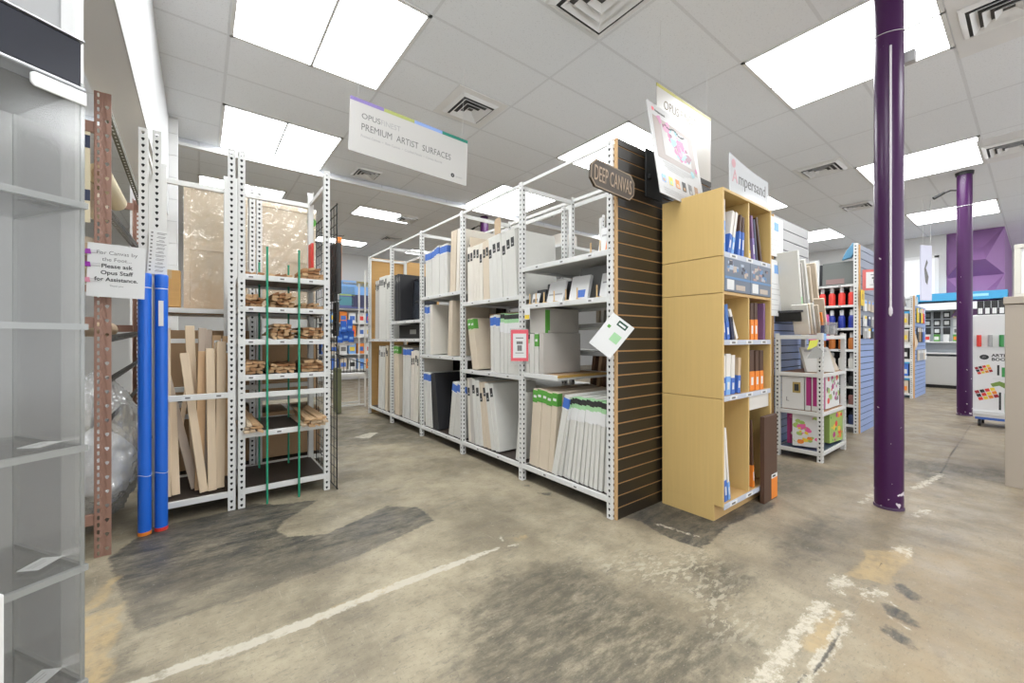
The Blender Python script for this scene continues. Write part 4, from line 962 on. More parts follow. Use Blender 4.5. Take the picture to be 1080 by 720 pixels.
# tall poster propped on the bookcase and the slatwall
def lean_board(name, label, cat, xl, yb, zb_, w_, h_, yt, tilt=0, th=.005, m_=mat('satin_poster_white', (.42, .41, .40), .45)):
    o = thing(name, label, cat, (xl, yb, zb_), 0)
    o.rotation_euler = Euler((-math.asin(max(-1, min(1, (yt - yb) / h_))), rad(tilt), 0), 'XYZ')
    MB().box(0, w_, -th / 2, th / 2, 0, h_).build('board', m_, o, None, .001)
    return o
po = lean_board('poster', 'white poster with a pink paint photo and six thumbnails above the bookcase', 'poster', 2.46, 1.555, 2.205, .62, .715, 1.685, 2.5)
e = -.0032
def flat(mb, x0, x1, z0, z1, d=.0): mb.box(x0, x1, e - d - .0004, e - d, z0, z1); return mb
flat(MB(), .045, .575, .285, .615).build('photo_ground', mat('pinkish_beige_print', (.27, .215, .185), .5), po)
flat(MB(), .14, .50, .33, .58, .0006).build('photo_paper', mat('off_white_print', (.40, .37, .355), .5), po)
rp = random.Random(4); pm_ = MB()
for k_ in range(60):
    u_ = rp.gauss(0, .075); cx, cz = .33 + u_ + rp.gauss(0, .03), .47 - u_ * .75 + rp.gauss(0, .03); a = rp.uniform(.012, .042); n_ = 7
    pm_.mat(rp.choice((0, 0, 1, 2, 3, 4))); ph = rp.uniform(0, 6)
    pm_.add([(cx + a * rp.uniform(.6, 1.4) * math.cos(ph + q * 2 * PI / n_), e - .0012 - k_ * .00001, cz + a * rp.uniform(.6, 1.4) * math.sin(ph + q * 2 * PI / n_)) for q in range(n_)], [tuple(range(n_))])
for q in range(5):
    pm_.mat(4).box(.36 + q * .012, .40 + q * .012, e - .0020, e - .0018, .36 + q * .012, .372 + q * .012)
for q in range(12): pm_.mat(5).cbox(.20 + q * .022, e - .002, .585 - .012 * math.sin(q * .9) - q * .002, .024, .0002, .012)
pm_.build('paint_print', [mat('hot_pink_print', (.42, .05, .20), .5), mat('light_pink_print', (.45, .17, .29), .5), mat('maroon_print', (.16, .02, .06), .5), mat('pale_lilac_print', (.50, .42, .52), .5), mat('aqua_print', (.18, .38, .42), .5), DARK], po)
txt('Ampersand', .028, GREYT, po, (.085, e - .0006, .655)); flat(MB(), .05, .078, .653, .68).build('red_mark', PINKRED, po)
lm = MB()
for k_, (a, b_) in enumerate(((.09, .53), (.12, .50), (.10, .42), (.14, .36))): flat(lm, a, b_, .265 - k_ * .016, .269 - k_ * .016)
for k_, (a, b_) in enumerate(((.05, .57), (.06, .55), (.08, .50))): flat(lm, a, b_, .055 - k_ * .016, .059 - k_ * .016)
lm.build('printed_lines', LGREYT, po)
for k_, (m1, m2) in enumerate(((BLUEL, CARDL), (YEL, GREENL), (ORANGE, CREAM), (DARK, CARD), (GREYT, LGREYT), (mat('brown_print', (.30, .16, .06), .5), YEL))):
    x = .075 + k_ * .088; tm = MB()
    tm.mat(0); flat(tm, x - .025, x + .025, .10, .155 + .006 * k_, .0); tm.mat(1); flat(tm, x - .016, x + .014, .105, .130, .0006); tm.build('thumbnail', [m1, m2], po)
# black display holder behind the poster
bh = tag(MB().box(2.515, 2.72, 1.700, 1.712, 2.23, 2.575).box(2.53, 2.56, 1.68, 1.70, 2.36, 2.39).build('sign_holder', BLACKM, None, None, .002), 'black sign holder on the slatwall behind the poster', 'sign holder')
# hanging signs
def hung_sign(label, x, y, z, w_, h_, bars_, roll=0):
    o = thing('hanging_sign', label, 'sign', (x, y, z), 0, None, rot=(0, rad(roll), 0))
    MB().box(0, w_, -.003, .003, 0, h_).build('board', SIGNW if h_ < .5 else mat('sign_board_ivory', (.40, .37, .33), .35), o, None, .001)
    n_ = len(bars_); bw = w_ / n_
    for k_, m_ in enumerate(bars_): MB().box(k_ * bw, (k_ + 1) * bw, -.0036, .0034, h_ - .028, h_ + .0004).build('colour_bar', m_, o)
    wm_ = MB()
    for xx in (.06, w_ - .06): MB().tube([(xx, 0, h_), (xx, 0, (CZ - z))], .0012, 5).build('hanging_wire', mat('clear_line', (.6, .6, .6), .3), o)
    return o
s1 = hung_sign('hanging white sign reading PREMIUM ARTIST SURFACES with four colour bars on top', .925, 3.3, 2.70, 1.075, .432, [PURPLE, mat('olive_green_bar', (.36, .40, .12), .5), mat('periwinkle_bar', (.24, .35, .66), .5), mat('teal_green_bar', (.012, .19, .13), .5)], 2.2)
txt('OPUS', .062, GREYT, s1, (.09, -.0034, .285)); txt('FINEST', .062, LGREYT, s1, (.245, -.0034, .285), sx=.9)
txt('PREMIUM  ARTIST  SURFACES', .078, GREYT, s1, (.09, -.0034, .192), sx=.80)
txt('Primed Canvas  \u2022  Raw Canvas  \u2022  Cradled Panels  \u2022  Canvas Boards', .030, LGREYT, s1, (.09, -.0034, .135), sx=.88)
MB().lathe([(.019, 0), (.019, .0004)], 24, Matrix.Translation((.925, -.0034, .062)) @ Matrix.Rotation(PI / 2, 4, 'X')).build('round_logo', DARK, s1)
MB().mat(0).box(.921, .929, -.0043, -.004, .057, .067).build('logo_notch', LGREYT, s1); txt('opusart', .022, LGREYT, s1, (.955, -.0034, .054))
s2 = hung_sign('taller hanging white sign with olive top bar behind the poster', 2.985, 1.92, 2.63, .90, .70, [mat('olive_gold_bar', (.33, .30, .03), .5)], 0)
txt('OPUS', .105, mat('gold_brown_letter', (.11, .08, .035), .5), s2, (.10, -.0034, .52), sx=.9); txt('FINEST', .105, mat('faint_gold_letter', (.22, .19, .14), .5), s2, (.36, -.0034, .52), sx=.85)
txt('STRETCHED', .075, mat('faint_gold_letter', (.22, .19, .14), .5), s2, (.10, -.0034, .41), sx=.9)
# hanging diamond card and red-framed price card on the shelving
dc = thing('price_card', 'white card with green print hung cornerwise on the shelving post', 'card', (2.125, 1.695, 1.24), 0, None, rot=(0, 0, -rad(50)))
MB().tube([(0, .002, 0), (.02, .09, .02)], .003, 6).build('hanging_clip', BLACKM, dc)
Md = Matrix.Rotation(rad(38), 4, 'Y')
MB().box(-.085, .085, -.001, .001, -.125, .125, Md).build('sheet', PAPER, dc)
MB().box(.0, .06, -.0018, -.0012, -.03, .03, Md).build('green_patch', GREENL, dc); MB().box(-.02, .05, -.0018, -.0012, .075, .11, Md).build('black_patch', mat('dark_green_print', (.01, .06, .03), .5), dc)
MB().box(-.01, .04, -.0022, -.0018, .085, .098, Md).build('white_word', PAPER, dc); MB().box(-.06, -.04, -.0018, -.0012, .03, .05, Md).build('green_leaf', GREEN, dc)
def red_card(label, x, y, z, w_, h_, rz, m_=PINKRED):
    o = thing('framed_price_card', label, 'card', (x, y, z), rz)
    MB().box(-w_ / 2, w_ / 2, -.002, .002, -h_ / 2, h_ / 2).build('card_holder', CLR, o)
    MB().box(-w_ * .45, w_ * .45, -.0035, -.0022, -h_ * .42, h_ * .47).build('red_border', m_, o)
    MB().box(-w_ * .34, w_ * .34, -.0045, -.0036, -h_ * .33, h_ * .36).build('sheet', PAPER, o)
    pmm = MB(); pmm.box(-w_ * .2, w_ * .2, -.005, -.0046, h_ * .22, h_ * .25).box(-w_ * .16, w_ * .16, -.005, -.0046, h_ * .06, h_ * .14).box(-w_ * .12, w_ * .12, -.005, -.0046, -h_ * .13, h_ * .03).box(-w_ * .22, w_ * .22, -.005, -.0046, -h_ * .2, -h_ * .18)
    pmm.build('printed_lines', GREYT, o); return o
red_card('price card in a pinkish red frame on the second shelving post', 2.165, 2.70, 1.155, .165, .30, -rad(42))
t = tag(MB().mat(0).box(-.035, .035, -.001, .001, -.05, .05).mat(1).box(-.03, .03, -.0016, -.001, -.045, -.01).build('shelf_talker', [PAPER, YEL], None, (2.19, 2.63, 1.43), 0, 2, (0, 0, -PI / 2)), 'small white and yellow card on the rail under the clip display', 'card')
t = thing('gap_filler', 'dark block added as shade in the low gap of the fourth bay', 'box', (2.30, 4.78, 1.222))  # dark filler block, added so the low gap reads as a shaded void
MB().box(0, .48, 0, .88, 0, .19).build('carton_body', mat('gap_shade_black', (.02, .018, .016), .7), t, None, .003); MB().box(-.001, 0, .3, .5, .06, .12).build('filler_label', mat('mid_grey_card', (.30, .30, .28), .5), t)
# ------------------------------------------------------------------ maple bookcase (opens towards -y)
BX0, BX1, BY0, BY1, BH = 2.725, 3.520, 1.265, 1.705, 2.20
bc = thing('bookcase', 'tall maple bookcase of panels standing against the dark slatwall end', 'bookcase')
zs = [(.03, .818), (.822, 1.521), (1.525, 1.766), (1.77, BH)]
for a, b_ in zs:
    mb = MB()
    if a < .1:
        mb.prism([(0, 0)] * 0 + [(0, 0), (1, 0), (1, 1), (0, 1)], 0, .001) if 0 else None
        mb.box(BX0, BX0 + .02, BY0 + .0, BY1, .11, b_).box(BX0, BX0 + .02, BY0 + .06, BY1, 0.0, .11)
    else: mb.box(BX0, BX0 + .02, BY0, BY1, a, b_)
    mb.build('side_panel', MAPLE, bc, None, .0012)
    MB().box(BX1 - .02, BX1, BY0, BY1, a if a > .1 else 0, b_).build('side_panel', MAPLE, bc, None, .0012)
MB().box(BX0 + .02, BX1 - .02, BY1 - .015, BY1, .03, BH).build('back_panel', MAPLE2, bc)
MB().box(BX0 + .0, BX1 - .0, BY0, BY1, BH, BH + .018).build('top_panel', MAPLE, bc, None, .001)
MB().box(BX0 + .02, BX1 - .02, BY0 + .06, BY0 + .078, 0, .095).build('toe_kick', MAPLE2, bc)
xm = (BX0 + BX1) / 2 + .02
SHZ = [.10, .815, 1.19, 1.515, 1.775]
for z in SHZ:
    s_ = MB().box(BX0 + .02, BX1 - .02, BY0 + .004, BY1 - .015, z, z + .02).build('shelf', MAPLE2, bc)
    if z != 1.515:
        MB().box(BX0 + .02, BX1 - .02, BY0 - .001, BY0 + .004, z - .012, z + .022).build('price_strip', mat('pale_blue_grey_strip', (.50, .53, .60), .4), s_)
        for k_ in range(3): price_label(s_, (BX0 + .15 + k_ * .25, BY0 - .001, z + .004), 'y', .11, .024)
    if z < 1.5: MB().box(xm - .009, xm + .009, BY0 + .01, BY1 - .015, z + .02, (SHZ[SHZ.index(z) + 1])).build('divider', MAPLE, bc)
MB().box(xm - .009, xm + .009, BY0 + .01, BY1 - .015, 1.795, BH).build('divider', MAPLE, bc)
def art_panel(label, x, y, z, t, h, d, lean, body, band, frac=.45, group='artist panels in the bookcase', cap=None):
    """panel standing on edge, spine towards -y, leaning along x"""
    o = thing('artist_board', label, 'panel', (x, y, z + t / 2 * abs(math.sin(rad(lean))) + .001), 0, group, rot=(0, rad(lean), 0))
    MB().box(-t / 2, t / 2, 0, d, 0, h).build('panel_board', body, o, None, .0015)
    if band: MB().box(-t / 2 - .0008, t / 2 + .0008, -.0012, d * .9, .001, h * frac).mat(1).box(-t * .25, t * .25, -.002, -.0012, h * frac * .3, h * frac * .7).build('printed_band', [band, cap or PAPER], o)
    return o
WB = mat('whitish_panel', (.74, .70, .64), .55); BR = mat('brown_panel', (.085, .042, .025), .5, 0, .1, 5); NV = mat('dark_navy_panel', (.03, .035, .07), .5); OL = mat('olive_panel', (.40, .36, .07), .5); PK = mat('plum_panel', (.20, .10, .22), .5)
L0 = BX0 + .03; R0 = xm + .02
for spec in [
    # top cubbies
    ('white panel against the maple side in the top cubby', L0 + .03, 1.795, .03, .36, 0, WB, BLUEL, .6), ('white panel tilted to the divider in the top cubby', L0 + .10, 1.795, .035, .31, 14, WB, BLUE, .45),
    ('second tilted white panel in the top cubby', L0 + .15, 1.795, .03, .31, 14, WB, BLUEL, .4), ('brown panel behind the tilted white ones in the top cubby', L0 + .25, 1.795, .03, .30, 8, BR, BLUE, .6), ('blue banded panel touching the divider in the top cubby', L0 + .31, 1.795, .03, .29, 4, BR, BLUE, .62),
    ('olive panel just beside the divider in the top cubby', R0 + .02, 1.795, .025, .22, -5, OL, YEL, .3), ('purplish panel leaning in the outer top cubby', R0 + .10, 1.795, .03, .33, -8, PK, PURPLE, .5), ('dark panel leaning in the outer top cubby', R0 + .15, 1.795, .03, .31, -10, NV, None, .5), ('orange topped dark panel in the outer top cubby', R0 + .23, 1.795, .03, .34, -15, BR, None, .4),
    # third cubbies
    ('tall white panel over a blue band in the third cubby', L0 + .04, 1.21, .03, .27, -8, WB, BLUE, .6), ('blue pack beside the tall white panel in the third cubby', L0 + .095, 1.21, .04, .24, -8, mat('blue_pack', (.06, .16, .42), .5), BLUE, .5), ('dark pack under the sloping panel in the third cubby', L0 + .17, 1.21, .04, .16, -12, NV, None, .4), ('white panel sloping low in the third cubby', L0 + .23, 1.21, .03, .23, -30, WB, None, .4),
    ('brown panel with orange base, first in the outer third cubby', R0 + .06, 1.21, .05, .27, 0, BR, ORANGE, .55), ('brown panel with orange base, second in the outer third cubby', R0 + .13, 1.21, .05, .275, 0, BR, ORANGE, .55), ('plum panel by the outer side in the third cubby', R0 + .28, 1.21, .03, .28, 0, PK, None, .5),
    # second cubbies
    ('white panel with blue base against the maple side, second cubby', L0 + .03, .835, .045, .27, 0, WB, BLUE, .45), ('wide white panel with blue base, second cubby', L0 + .09, .835, .06, .28, 2, WB, BLUEL, .45), ('white panel with blue base, middle of second cubby', L0 + .16, .835, .05, .27, 2, WB, BLUE, .42), ('brown panel with blue base near the divider, second cubby', L0 + .25, .835, .04, .25, 4, CARDL, BLUE, .5),
    ('dark brown panel with orange base by the divider, second cubby', R0 + .06, .835, .07, .30, 0, BR, ORANGE, .48), ('dark brown panel with orange base, middle of outer second cubby', R0 + .15, .835, .06, .295, 0, BR, ORANGE, .48), ('dark brown panel with orange base by the outer side, second cubby', R0 + .23, .835, .06, .295, 0, BR, ORANGE, .48),
    # bottom
    ('tall cream panel with blue base in the bottom cubby', L0 + .06, .12, .035, .52, -5, WB, BLUE, .28), ('thin white panel beside the tall cream one, bottom cubby', L0 + .11, .12, .025, .50, -7, WB, BLUEL, .25), ('blue based panel lowest behind the cream one, bottom cubby', L0 + .02, .12, .025, .48, -3, WB, BLUE, .35),
    ('thin dark panel with orange base beyond the divider, bottom cubby', R0 + .09, .12, .02, .50, -4, BR, ORANGE, .33),
]:
    lab, x, z, t, h, lean, body, band, frac = spec
    art_panel(lab, x, BY0 + .02, z, t, h, .30, lean, body, band, frac)
# big brown board standing in front of the outer bottom cubby
o = thing('artist_board', 'large dark brown board with orange label jutting out of the bottom cubby', 'panel', (R0 + .262, BY0 - .035, .002), 0, 'artist panels in the bookcase')
MB().box(-.13, .11, 0, .03, 0, .64).build('panel_board', BR, o, None, .002); MB().mat(0).box(.0, .1105, -.0012, 0, .005, .16).mat(1).box(.0, .1105, -.0016, -.0002, .16, .19).mat(2).box(.02, .07, -.002, -.0016, .168, .182).build('printed_band', [ORANGE, PAPER, DARK], o)
tag(MB().mat(0).box(xm + .01, BX1 - .025, BY0 + .012, BY0 + .022, .70, .813).build('cover_board', mat('off_white_cover', (.66, .63, .58), .5), None), 'off-white board closing the top of the outer bottom cubby', 'board')
# printed drawer fronts in the 1.53 - 1.77 band
for k_, (a, b_, lab) in enumerate(((BX0 + .021, xm - .012, 'blue grey picture box under the top cubby by the maple side'), (xm - .008, BX1 - .021, 'blue grey picture box under the outer top cubby'))):
    t = thing('picture_box', lab, 'box', (a, BY0 - .004, 1.537), 0, 'picture boxes in the bookcase')
    wv = b_ - a; mb = MB().box(0, wv, 0, .34, 0, .225).build('carton_body', mat('slate_blue_print', (.14, .17, .22), .3), t, None, .002)
    rq = random.Random(10 + k_); pm_ = MB()
    for q in range(26):
        pm_.mat(rq.randrange(5)); x_ = rq.uniform(.02, wv - .07); z_ = rq.uniform(.1, .19); pm_.box(x_, x_ + rq.uniform(.015, .06), -.0008 - q * .00002, 0, z_, z_ + rq.uniform(.01, .03))
    pm_.mat(1).box(0, wv, -.0016, 0, .085, .1).mat(5).box(.03, .13, -.002, 0, .012, .08).mat(4).box(.16, .3, -.002, 0, .015, .05)
    pm_.build('printed_picture', [mat('dusk_pink_print', (.45, .28, .26), .4), mat('mid_blue_print', (.12, .25, .45), .4), mat('pale_blue_print', (.40, .46, .55), .4), mat('dark_slate_print', (.05, .05, .07), .4), mat('sand_print', (.5, .42, .35), .4), PAPER], t)
# white acrylic name sign on top
sg = thing('header_sign', 'white acrylic sign with grey lettering standing on top of the bookcase', 'sign', (2.84, 1.275, 2.219), 0)
n_ = 14; arc = [(.64 * q / n_, .205 + .055 * (1 - q / n_) ** 2) for q in range(n_ + 1)]
MB().prism([(0, 0)] + [(.64, 0)] + arc[::-1], -.003, .003).build('sign_plate', mat('milky_acrylic', (.60, .61, .62), .12), sg)
txt('mpersand', .125, GREYT, sg, (.13, -.0036, .075), sx=.93); txt('A', .125, mat('glare_red_letter', (.55, .30, .32), .5), sg, (.035, -.0036, .075), sx=1.0)  # pale red A: glare on the sign put into the letter colour
MB().lathe([(.028, 0), (.03, .0006)], 20, Matrix.Translation((.055, -.0036, .20)) @ Matrix.Rotation(PI / 2, 4, 'X')).build('round_mark', mat('glare_red_letter', (.55, .30, .32), .5), sg)

# ------------------------------------------------------------------ purple columns
def column(x, y, r, label, cord=True, top=CZ):
    t = thing('support_column', label, 'column', (x, y, 0), 0, 'purple columns')
    m, nt, b = (MATS.get('purple_gloss_paint'), None, None)
    if m is None:
        m, nt, b = new_mat('purple_gloss_paint'); MATS['purple_gloss_paint'] = m
        N_ = nt.nodes; L_ = nt.links; tc_ = N_.new('ShaderNodeTexCoord'); n1 = N_.new('ShaderNodeTexNoise'); n1.inputs['Scale'].default_value = 16; n1.inputs['Detail'].default_value = 5
        L_.new(tc_.outputs['Object'], n1.inputs['Vector']); sp = N_.new('ShaderNodeSeparateXYZ'); L_.new(tc_.outputs['Object'], sp.inputs[0])
        mr = N_.new('ShaderNodeMapRange'); mr.inputs[1].default_value = 0; mr.inputs[2].default_value = .22; mr.inputs[3].default_value = .50; mr.inputs[4].default_value = .72; L_.new(sp.outputs[2], mr.inputs[0])
        gt = N_.new('ShaderNodeMath'); gt.operation = 'GREATER_THAN'; L_.new(n1.outputs['Fac'], gt.inputs[0]); L_.new(mr.outputs[0], gt.inputs[1])
        mx = N_.new('ShaderNodeMix'); mx.data_type = 'RGBA'; mx.inputs[6].default_value = (.046, .007, .058, 1); mx.inputs[7].default_value = (.62, .56, .6, 1); L_.new(gt.outputs[0], mx.inputs[0]); L_.new(mx.outputs[2], b.inputs['Base Color'])
        b.inputs['Roughness'].default_value = .30; b.inputs['Specular IOR Level'].default_value = .35
    MB().tube([(0, 0, 0), (0, 0, top)], r, 40, True).build('shaft', m, t)
    MB().lathe([(r + .004, 0), (r + .004, .014), (r, .018)], 40).build('base_ring', mat('dark_base_ring', (.05, .02, .06), .6), t)
    if cord:
        a = rad(196)
        cm = MB().tube([(r * 1.03 * math.cos(a), r * 1.03 * math.sin(a), z_) for z_ in (3.30, 2.9, 2.5, 2.1, 1.7, 1.45)], .0065, 8).build('cord', mat('white_cord', (.62, .58, .62), .5), t)
        MB().tube([(r * 1.05 * math.cos(a), r * 1.05 * math.sin(a), z_) for z_ in (1.45, 1.43, 1.40, 1.38)], [.006, .011, .011, .004], 8).build('plug', mat('white_cord', (.62, .58, .62), .5), cm)
        MB().tube([((r + .003) * math.cos(q * PI / 16), (r + .003) * math.sin(q * PI / 16), 3.42 + .02 * math.sin(q * PI / 16 + 1)) for q in range(33)], .002, 5, False).build('tie_wire', PAPER, t)
        MB().box(.05, .11, -.13, -.07, 3.20, 3.28).build('junction_box', mat('grey_plastic', (.45, .45, .45), .5), t, None, .004)
    else:
        MB().lathe([(r + .012, top - .05), (r + .018, top - .001)], 32).build('top_collar', BLACKM, t)
        MB().tube([(-.02, r, top - .27), (-.05, r + .06, top - .26), (-.10, r + .14, top - .30)], .010, 8).tube([(-.10, r + .12, top - .29), (-.16, r + .24, top - .36)], [.018, .026], 10).build('camera_bracket', BLACKM, t)
        MB().tube([((r + .004) * math.cos(q * PI / 16), (r + .004) * math.sin(q * PI / 16), top - .55) for q in range(33)], .004, 5, False).build('tie_wire', PAPER, t)
    return t
column(3.965, .662, .0815, 'purple painted steel column nearest, with a white cord hanging down it')
column(9.66, .715, .088, 'distant purple steel column with a small camera near the ceiling', False)
column(4.74, 7.10, .085, 'purple column glimpsed above the canvases on the shelving', False)

# ------------------------------------------------------------------ low white rack and slatwall in the second aisle
r5 = thing('shelving_rack', 'short white slotted rack of kits and pads next to the bookcase', 'shelving rack')
LX0, LX1, LY0, LY1, LH = 4.83, 5.64, 1.29, 1.70, 1.275
for x, y, q in ((LX0, LY0, 0), (LX1, LY0, 1), (LX0, LY1, 3), (LX1, LY1, 2)): upright(r5, x, y, q, LH)
for z in (.10, .49, .875, 1.255): shelf_x(r5, LX0 + .003, LX1 - .003, LY0 + .003, LY1 - .003, z, mat('blue_black_deck', (.05, .07, .13), .3) if z < .2 else mat('orange_brown_deck', (.35, .17, .06), .5))
MB().box(LX0 + .05, LX0 + .12, LY0 - .001, LY0 + .001, 1.20, 1.27).build('price_label', BLUEL, r5)
SLB = mat('daylight_tinted_slat', (.27, .37, .64), .4, 0, .06, 3); SLB2 = mat('grey_slat', (.36, .355, .35), .45, 0, .04, 3); SLK = mat('shadow_groove', (.03, .035, .05), .8)  # SLB: blue tint of daylight painted into the lower slat colour
s3 = thing('slatwall', 'grey slatwall panel with daylight blue painted low down, behind the short white rack', 'slatwall', (4.90, 1.735, 0))
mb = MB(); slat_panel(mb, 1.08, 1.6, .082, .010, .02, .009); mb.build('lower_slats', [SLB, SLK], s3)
mb = MB(); slat_panel(mb, 1.08, .92, .115, .010, .02, .009, 1.64); mb.build('upper_slats', [SLB2, SLK], s3)
MB().box(-.012, 0, -.001, .021, 0, 2.56).build('edge_strip', mat('tan_edge', (.52, .33, .16), .6), s3)
sb = thing('rear_upright_frame', 'white slotted posts carrying the daylight-tinted slatwall in the second aisle', 'rack frame'); upright(sb, 4.86, 1.77, 0); upright(sb, 4.86, 3.0, 3); upright(sb, 6.0, 1.77, 1); upright(sb, 6.0, 3.0, 2)
for z in (.3, 1.2, 2.5): MB().box(4.865, 4.885, 1.80, 2.98, z, z + .04).build('cross_beam', WHITE, sb); MB().box(5.97, 5.99, 1.80, 2.98, z, z + .04).build('cross_beam', WHITE, sb)
for z in (.12, .7, 1.3, 1.9): shelf_x(sb, 4.864, 5.996, 1.78, 2.99, z)
def pack(label, x, y, z, w_, h_, t, lean, m_, strips=(), rz=0, group='pads and kits on the short rack', rx=None, nm='pad'):
    o = pad(label, x, y, z, w_, h_, t, lean, m_, None, rz, group, nm, strips); return o
GPK = 'wrapped canvases leaning over the short rack'
MB().box(.0, .78, -.26, -.002, 1.495, 1.515).build('bracket_shelf', mat('dark_bracket_shelf', (.05, .05, .055), .5), s3)
[MB().box(xx, xx + .03, -.24, -.002, 1.40, 1.495).build('shelf_bracket', BLACKM, s3) for xx in (.02, .72)]
for k_, (x, w_, h_, m_, ln, lab) in enumerate(((5.02, .05, .62, CANV, 12, 'white wrapped canvas leaning on the dark bracket shelf, first from the bookcase'), (5.12, .03, .50, GREYC, 15, 'thin grey canvas between the white wrapped ones on the bracket shelf'),
        (5.25, .055, .56, CANV, 17, 'white wrapped canvas leaning on the dark bracket shelf, second from the bookcase'), (5.38, .035, .50, CREAM, 17, 'cream canvas on the dark bracket shelf, before the outermost one'), (5.58, .04, .56, CREAM, 17, 'outermost cream canvas leaning on the dark bracket shelf'))):
    o = pack(lab, x, 1.51, 1.525, w_, h_, .20, 0, m_, ((GREENL if k_ == 0 else LGREYT, .15, .85, .05, .22),), 0, GPK, nm='canvas'); o.rotation_euler = (0, rad(-ln), 0)
for k_, (x, lab, m_, h_) in enumerate(((5.02, 'white pad leaning on the rack top, first from the bookcase', CANV, .32), (5.10, 'ivory pad leaning on the rack top, second from the bookcase', CREAM, .33), (5.20, 'white pad leaning on the rack top, third from the bookcase', CANV, .34), (5.36, 'cream pad leaning on the rack top, fourth from the bookcase', CREAM, .33), (5.46, 'orange printed pad leaning on the rack top', ORANGE, .25), (5.585, 'long ivory pad leaning on the rack top by the bottles', CREAM, .42))):
    pack(lab, x, 1.44, 1.268, .03, h_, .14, 0, m_, (), 0, 'pads leaning on the rack top').rotation_euler = (0, rad(-19), 0)
bx_ = thing('clear_bin', 'clear plastic bin of small packets on the rack top', 'bin', (5.0, 1.31, 1.262)); MB().box(0, .42, 0, .005, 0, .13).box(0, .005, 0, .07, 0, .13).box(.415, .42, 0, .07, 0, .13).box(0, .42, 0, .07, 0, .004).build('bin_walls', CLR, bx_)
for k_ in range(7):
    o = MB().box(0, .045, 0, .03, 0, .09).build('small_packet', (mat('navy_packet', (.03, .05, .14), .5), GREYT, PAPER, BLACKM)[k_ % 4], None, (5.02 + k_ * .054, 1.325, 1.268), .002); tag(o, f'small packet in the clear bin, {ORD[k_]} from the bookcase', 'packet', 'packets in the clear bin')
# mid shelf: two grey pads
pack('tilted pale grey pad on the second shelf of the short rack', 5.06, 1.36, .878, .30, .27, .03, 20, mat('pale_grey_pad', (.55, .54, .51), .6), ((LGREYT, .1, .9, .8, .9),), -rad(35))
pack('beige pad tilted beside the pale grey pad on the second shelf', 5.38, 1.36, .878, .30, .26, .03, 24, mat('beige_pad', (.55, .47, .36), .6), ((CREAM, .1, .6, .3, .8),), -rad(15))
# third: white box with a gold picture, magenta spines towards the aisle
t = thing('boxed_kit', 'white box with small gold picture on the third shelf', 'box', (LX0 + .045, 1.655, .493), -PI / 2, 'boxed kits on the short rack'); MB().box(0, .20, 0, .05, 0, .335).build('carton', PAPER, t, None, .002); MB().mat(0).box(.10, .17, -.001, 0, .17, .28).mat(1).box(.115, .155, -.0016, -.001, .19, .26).build('printed_picture', [mat('old_gold_print', (.40, .30, .10), .5), DARK], t); txt('L', .06, GREYT, t, (.04, -.0012, .08))
for k_, y in enumerate((1.418, 1.362)):
    t = thing('boxed_kit', f'white box with magenta spine, {ORD[k_]} after the gold picture box', 'box', (LX0 + .045, y, .493), -PI / 2, 'boxed kits on the short rack'); MB().box(-.026, .022, 0, .3, 0, .34).build('carton', MAGENTA, t, None, .002); MB().box(-.027, .0225, -.001, .001, .0, .05).box(-.0275, -.0262, -.001, .3, 0, .34).box(-.027, -.018, -.0012, 0, .05, .34).build('printed_band', PAPER, t)
def colourful(label, x, y, z, w_, h_, t_, seed, base, pal, rz=0):
    t = thing('boxed_kit', label, 'box', (x, y, z), rz, 'boxed kits on the short rack'); MB().box(-w_ / 2, w_ / 2, 0, t_, 0, h_).build('carton', base, t, None, .002)
    rq = random.Random(seed); pm_ = MB()
    for q in range(34):
        pm_.mat(rq.randrange(len(pal))); a = rq.uniform(.012, .045); cx = rq.uniform(-w_ / 2 + a, w_ / 2 - a); cz = rq.uniform(a, h_ - a)
        pm_.add([(cx + a * math.cos(u * PI / 4), -.0006 - q * .00003, cz + a * math.sin(u * PI / 4) * rq.uniform(.6, 1)) for u in range(8)], [tuple(range(8))])
    pm_.build('printed_picture', pal, t); return t
PINK = mat('bright_pink_print', (.75, .12, .35), .5); LIME = mat('lime_print', (.35, .50, .12), .5)
colourful('white kit box with grey and red pictures on the third shelf', 5.33, 1.33, .493, .46, .36, .08, 3, PAPER, [GREYT, RED, LIME, PAPER, MAGENTA, GREENL])
colourful('floral pink and yellow kit box on the bottom shelf', 4.92, 1.445, .115, .24, .33, .06, 5, PAPER, [PINK, YEL, PAPER, MAGENTA, ORANGE, PAPER, LIME], -rad(72))
colourful('dark magenta edged kit box behind the floral one on the bottom shelf', 4.99, 1.50, .115, .27, .35, .05, 6, MAGENTA, [PAPER, PINK, MAGENTA], -rad(72))
colourful('green and orange kit box at the outer end of the bottom shelf', 5.44, 1.325, .115, .36, .36, .08, 7, LIME, [ORANGE, RED, LIME, YEL, GREEN, MAGENTA], -rad(5))
# yellow and grey tag jutting from the bookcase side
t = thing('shelf_talker', 'yellow and grey card sticking out beside the bookcase low on the rack', 'card', (4.72, 1.32, 1.03), -rad(25)); MB().prism([(-.09, 0), (.06, 0), (.10, .07), (.0, .12)], -.002, .002).build('grey_card', mat('mid_grey_card', (.30, .30, .28), .5), t); MB().prism([(-.09, .08), (.02, .12), (.04, .18), (-.06, .17)], -.004, -.001).build('yellow_card', mat('acid_yellow', (.60, .62, .08), .5), t)
